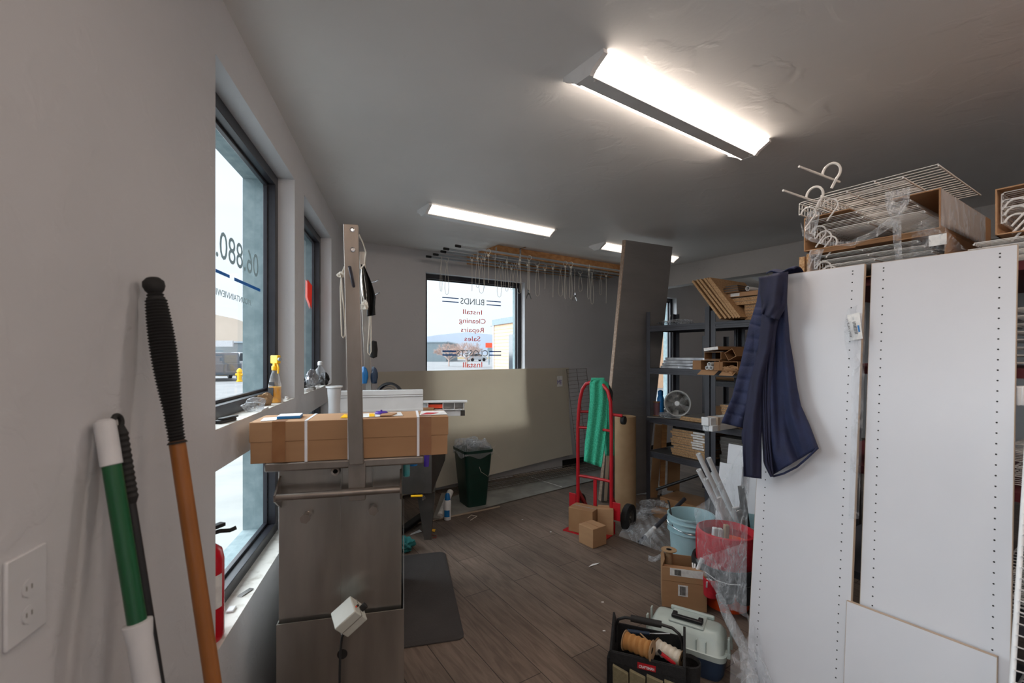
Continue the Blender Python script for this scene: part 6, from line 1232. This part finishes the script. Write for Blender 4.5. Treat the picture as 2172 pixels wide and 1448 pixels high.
k = wr([(1584, 1300), (1590, 1340), (1578, 1365), (1550, 1390), (1548, 1448), (1552, 1500)], [(1586, 1302), (1610, 1345), (1622, 1400), (1640, 1448), (1655, 1480), (1665, 1500)], lambda x, y: min(planeA(max(1600, x), min(y, 1500), .03).y, 1.83 if x < 1600 else 9), .007, 90, 120, 5); tag(k.build('loose_film', M['filmd'], angle=180), 'loose clear film clinging to the lower left of the tall white panel', 'film')
# ------------------------------------------------ storage rack behind the panels
SF = FR((1.155 + .055, 2.045 + .035, 0), w)
def sp_(px, py, ly=0): return hit(px, py, SF, ly)
t = T('steel_rack', 'dark steel storage rack behind the tall white panels', 'shelving rack', SF @ V((.8, .4, 0)))
for x in (.1, 1.7):
    for y in (0.02, .8): MB(SF).box(x, x + .05, y, y + .05, 0, 1.80).build('post', M['rack'], t)
for z in (.12, .62, 1.05, 1.45, 1.80): MB(SF).box(.1, 1.75, .02, .85, z - .03, z).build('shelf', M['maroon' if z > .7 else 'rack'], t)
zt = 1.802
def ladder(lbl, s0, wd, y0, ln, z, hooks, group=None, lip=True, sp=.0254):
    return wire_shelf('wire_shelf', lbl, SF @ Matrix.Translation((s0, y0, 0)), wd, ln, z=z, hooks=hooks, lip=lip, group=group, sp=sp)
# box: open end faces the camera's left (local -y)
def shelf_box(name, lbl, s0, s1, y0, y1, z0, z1, m='cardd'):
    t = T(name, lbl, 'box', SF @ V(((s0 + s1) / 2, (y0 + y1) / 2, z0))); th = .004
    k = MB(SF); k.box(s0, s1, y0, y1, z0, z0 + th); k.box(s0, s0 + th, y0, y1, z0, z1); k.box(s1 - th, s1, y0, y1, z0, z1); k.box(s0, s1, y1 - th, y1, z0, z1); k.build('box_shell', M[m], t)
    k = MB(SF); k.box(s0, s0 + .17, y0, y1, z1, z1 + th); k.box(s1 - .14, s1, y0, y1, z1 - .001, z1 + .003); k.build('top_flap', M[m], t); return t
z1a, z1b = 1.945, 2.085
shelf_box('open_shelf_box', 'upper open carton of wire shelving on the storage rack', .115, .56, 0, .7, z1a, z1b)
g = 'wire shelves in the upper carton'
for i in range(3): ladder('white wire shelf packed in the upper carton on the storage rack', .135 + .02 * i, .34, .01, .64, z1b - .012 - .026 * i, 1 if i < 2 else 1, g)
shelf_box('open_shelf_box', 'lower open carton of wire shelving just above the white panels', .135, .575, 0, .7, zt, zt + .125)
for i in range(3): ladder('white wire shelf packed in the lower carton on the storage rack', .155 + .02 * i, .34, .01, .64, zt + .115 - .022 * i, 1, 'wire shelves in the lower carton')
k = MB(SF); k.box(.125, .135, .0, .02, zt, zt + .13); k.box(.1, .12, -.01, .01, zt - .1, zt + .12); tag(k.build('particleboard_strip', M['pb']), 'particleboard strip at the left end of the lower shelf carton', 'board')
k = MB(SF); k.box(.14, .57, .0, .6, zt + .128, z1a - .001); tag(k.build('flattened_carton', M['cardi']), 'flattened dark cardboard between the two shelf cartons', 'cardboard')
zz = z1b + .008
ladder('large white wire shelf lying highest on the stacked cartons', .19, .37, -.02, .55, zz + .075, 1, sp=.034)
ladder('white wire shelf with hooks jutting left on top of the upper carton', .12, .35, -.05, .5, zz + .054, 1)
for i, (a, b_, y) in enumerate(((.14, zz + .03, -.03), (.21, zz + .1, -.05))):
    k = MB(SF); k.cyl((a - .02, y - .16, b_ + .05), (a + .02, y + .1, b_ + .03), .0045, n=8); k.tube([(a + .03 + .032 * math.cos(q), y, b_ + .045 + .036 * math.sin(q)) for q in [PI * 1.0 - j * PI * 1.3 / 14 for j in range(15)]] + [(a + .03, y, b_ - .02)], .005, 8); tag(k.build('rod_hook', M['wire']), ('left white curved rod hook on top of the upper carton', 'taller white curved rod hook above the upper carton')[i], 'hook')
# right hand carton and loose shelves
shelf_box('open_shelf_box', 'open carton of wire shelving at the right edge above the panels', .69, 1.15, .03, .7, 1.895, 2.045, 'card')
for i in range(3): ladder('white wire shelf packed in the right carton', .705, .40, .04, .6, 2.035 - .025 * i, 1, 'wire shelves in the right carton')
for i in range(4): ladder('pale wire shelf in the loose stack under the right carton', .60 + .015 * i, .5, .0, .75, zt + .012 + .02 * i, 0, 'loose wire shelves under the right carton', lip=False)
for j, (z0, n) in enumerate(((1.455, 8), (1.055, 6), (.625, 7), (.125, 8))):
    for i in range(n): ladder('white wire shelf stacked inside the storage rack on the %s shelf' % ('second', 'third', 'fourth', 'lowest')[j], .7 + .01 * ((i * 7) % 3), .42, .06 + .01 * (i % 3), .6, z0 + .014 + .026 * i, 0, 'wire shelves inside the rack, %s level' % ('second', 'third', 'fourth', 'lowest')[j], lip=False, sp=.035)
# rods bundle and rail ends at the right edge
t = T('rod_bundle', 'bundle of grey rods tied with a wire jutting past the right panel edge', 'bundle', P(2160, 690, 1.47))
for i in range(7): a = P(2134 + 1.5 * (i % 2), 669 + 4.2 * i, 1.43 + .006 * (i % 3)); MB().cyl(a, a + V((.36, .28, .012)), .0042, n=8).build('rod', M['grey'], t)
k = MB(); k.tube([P(2119, 668, 1.42), P(2128, 673, 1.42), P(2136, 677, 1.425)], .0022, 6); k.build('wire_tie', M['rubber'], t)
t = T('rail_bundle', 'white rail ends standing out at the right edge of the view', 'bundle', P(2160, 840, 1.37))
for i in range(2): a = P(2156 + 9 * i, 838, 1.40); MB().box(-.006, .2, -.008, .008, -.032, .028, FR(a, V((1, .4, 0)))).build('rail', M['white'], t, bevel=.004)
a = P(2176, 985, 1.22); b_ = P(2146, 1460, 1.10); ex = V((.55, -.1, 0)).normalized(); F = FR(b_, V((.85, .5, 0)), a - b_); L = (a - b_).length
bb = b_ - (a - b_).normalized() * (b_.z / ((a - b_).normalized().z)) * .97
zd = (a - bb).normalized(); xq = V((.95, .2, 0)); xq = xq - zd * xq.dot(zd); F = FR(bb, xq, zd); L = (a - bb).length
t = T('wire_shelf', 'white wire shelf standing on end at the right edge before the rack', 'wire shelf', bb)
k = MB(F); k.cyl((0, 0, 0), (0, 0, L + .3), .0055, n=12); k.cyl((.3, 0, 0), (.3, 0, L + .3), .0055, n=12); k.cyl((.15, 0, 0), (.15, 0, L + .3), .0045, n=10); k.build('rails', M['white'], t)
k = MB(F)
for i in range(int((L + .3) / .027)): z = .01 + i * .027; k.cyl((-.007, -.006, z), (.307, -.006, z), .0017, n=6)
k.build('cross_wires', M['white'], t)
# films over the shelf cartons
def sfilm(name, lbl, L, R, y, amp, m='film', seed=0, nu=50, nv=60):
    n = len(L) - 1
    def f(a, b_):
        i = min(int(b_ * n), n - 1); q = b_ * n - i; l = V(L[i]).lerp(V(L[i + 1]), q); r = V(R[i]).lerp(V(R[i + 1]), q); p = l.lerp(r, a)
        yy = y - amp * (1 + crease(p.x / 22, p.y / 22, seed)); x, z = sp_(p.x, p.y, yy); return SF @ V((x, yy, z))
    k = MB(); k.grid(f, nu, nv); return tag(k.build(name, M[m], angle=180), lbl, 'film')
sfilm('film_wrap', 'clear film strip wrapped over the left end of the upper shelf carton', [(1712, 450), (1706, 480), (1710, 510)], [(1742, 442), (1735, 475), (1730, 503)], -.02, .004, 'filmd')
sfilm('film_wrap', 'clear film band knotted around the middle of the upper shelf carton', [(1877, 408), (1878, 435), (1890, 470)], [(1932, 396), (1928, 430), (1912, 468)], -.03, .006, 'filmd', 2)
sfilm('film_wrap', 'film drooping in a long sag under the upper shelf carton', [(1698, 470), (1708, 498), (1745, 512), (1800, 512), (1850, 490), (1885, 462)], [(1702, 500), (1720, 512), (1750, 520), (1805, 522), (1860, 502), (1912, 468)], -.035, .004, 'filmd', 4)
sfilm('film_wrap', 'film strip hanging from the knot over the lower shelf carton', [(1893, 468), (1894, 510), (1900, 552)], [(1912, 468), (1912, 510), (1914, 550)], -.03, .004, 'filmd', 5)
sfilm('film_wrap', 'bunched film at the left end of the lower shelf carton', [(1718, 530), (1712, 560), (1712, 578)], [(1748, 528), (1740, 550), (1734, 572)], -.02, .006, 'filmd', 6)
sfilm('film_wrap', 'wide film bunch over the right half of the lower shelf carton', [(1930, 480), (1935, 510), (1925, 545)], [(1985, 455), (2020, 500), (2050, 530)], -.015, .008, 'film', 7)
k = MB(SF); x0, z0 = sp_(1970, 523, -.03); x1, z1 = sp_(2008, 494, -.03); k.box(x0, x1, -.031, -.029, z0, z1); tag(k.build('white_tag', M['paper']), 'blank white label on the film above the right panel', 'label')
# shiny side of the upper carton
k = MB(SF); k.box(.5605, .5625, .004, .6, z1a + .01, z1b); tag(k.build('carton_film', M['clear']), 'shiny film stretched over the side of the upper shelf carton', 'film')
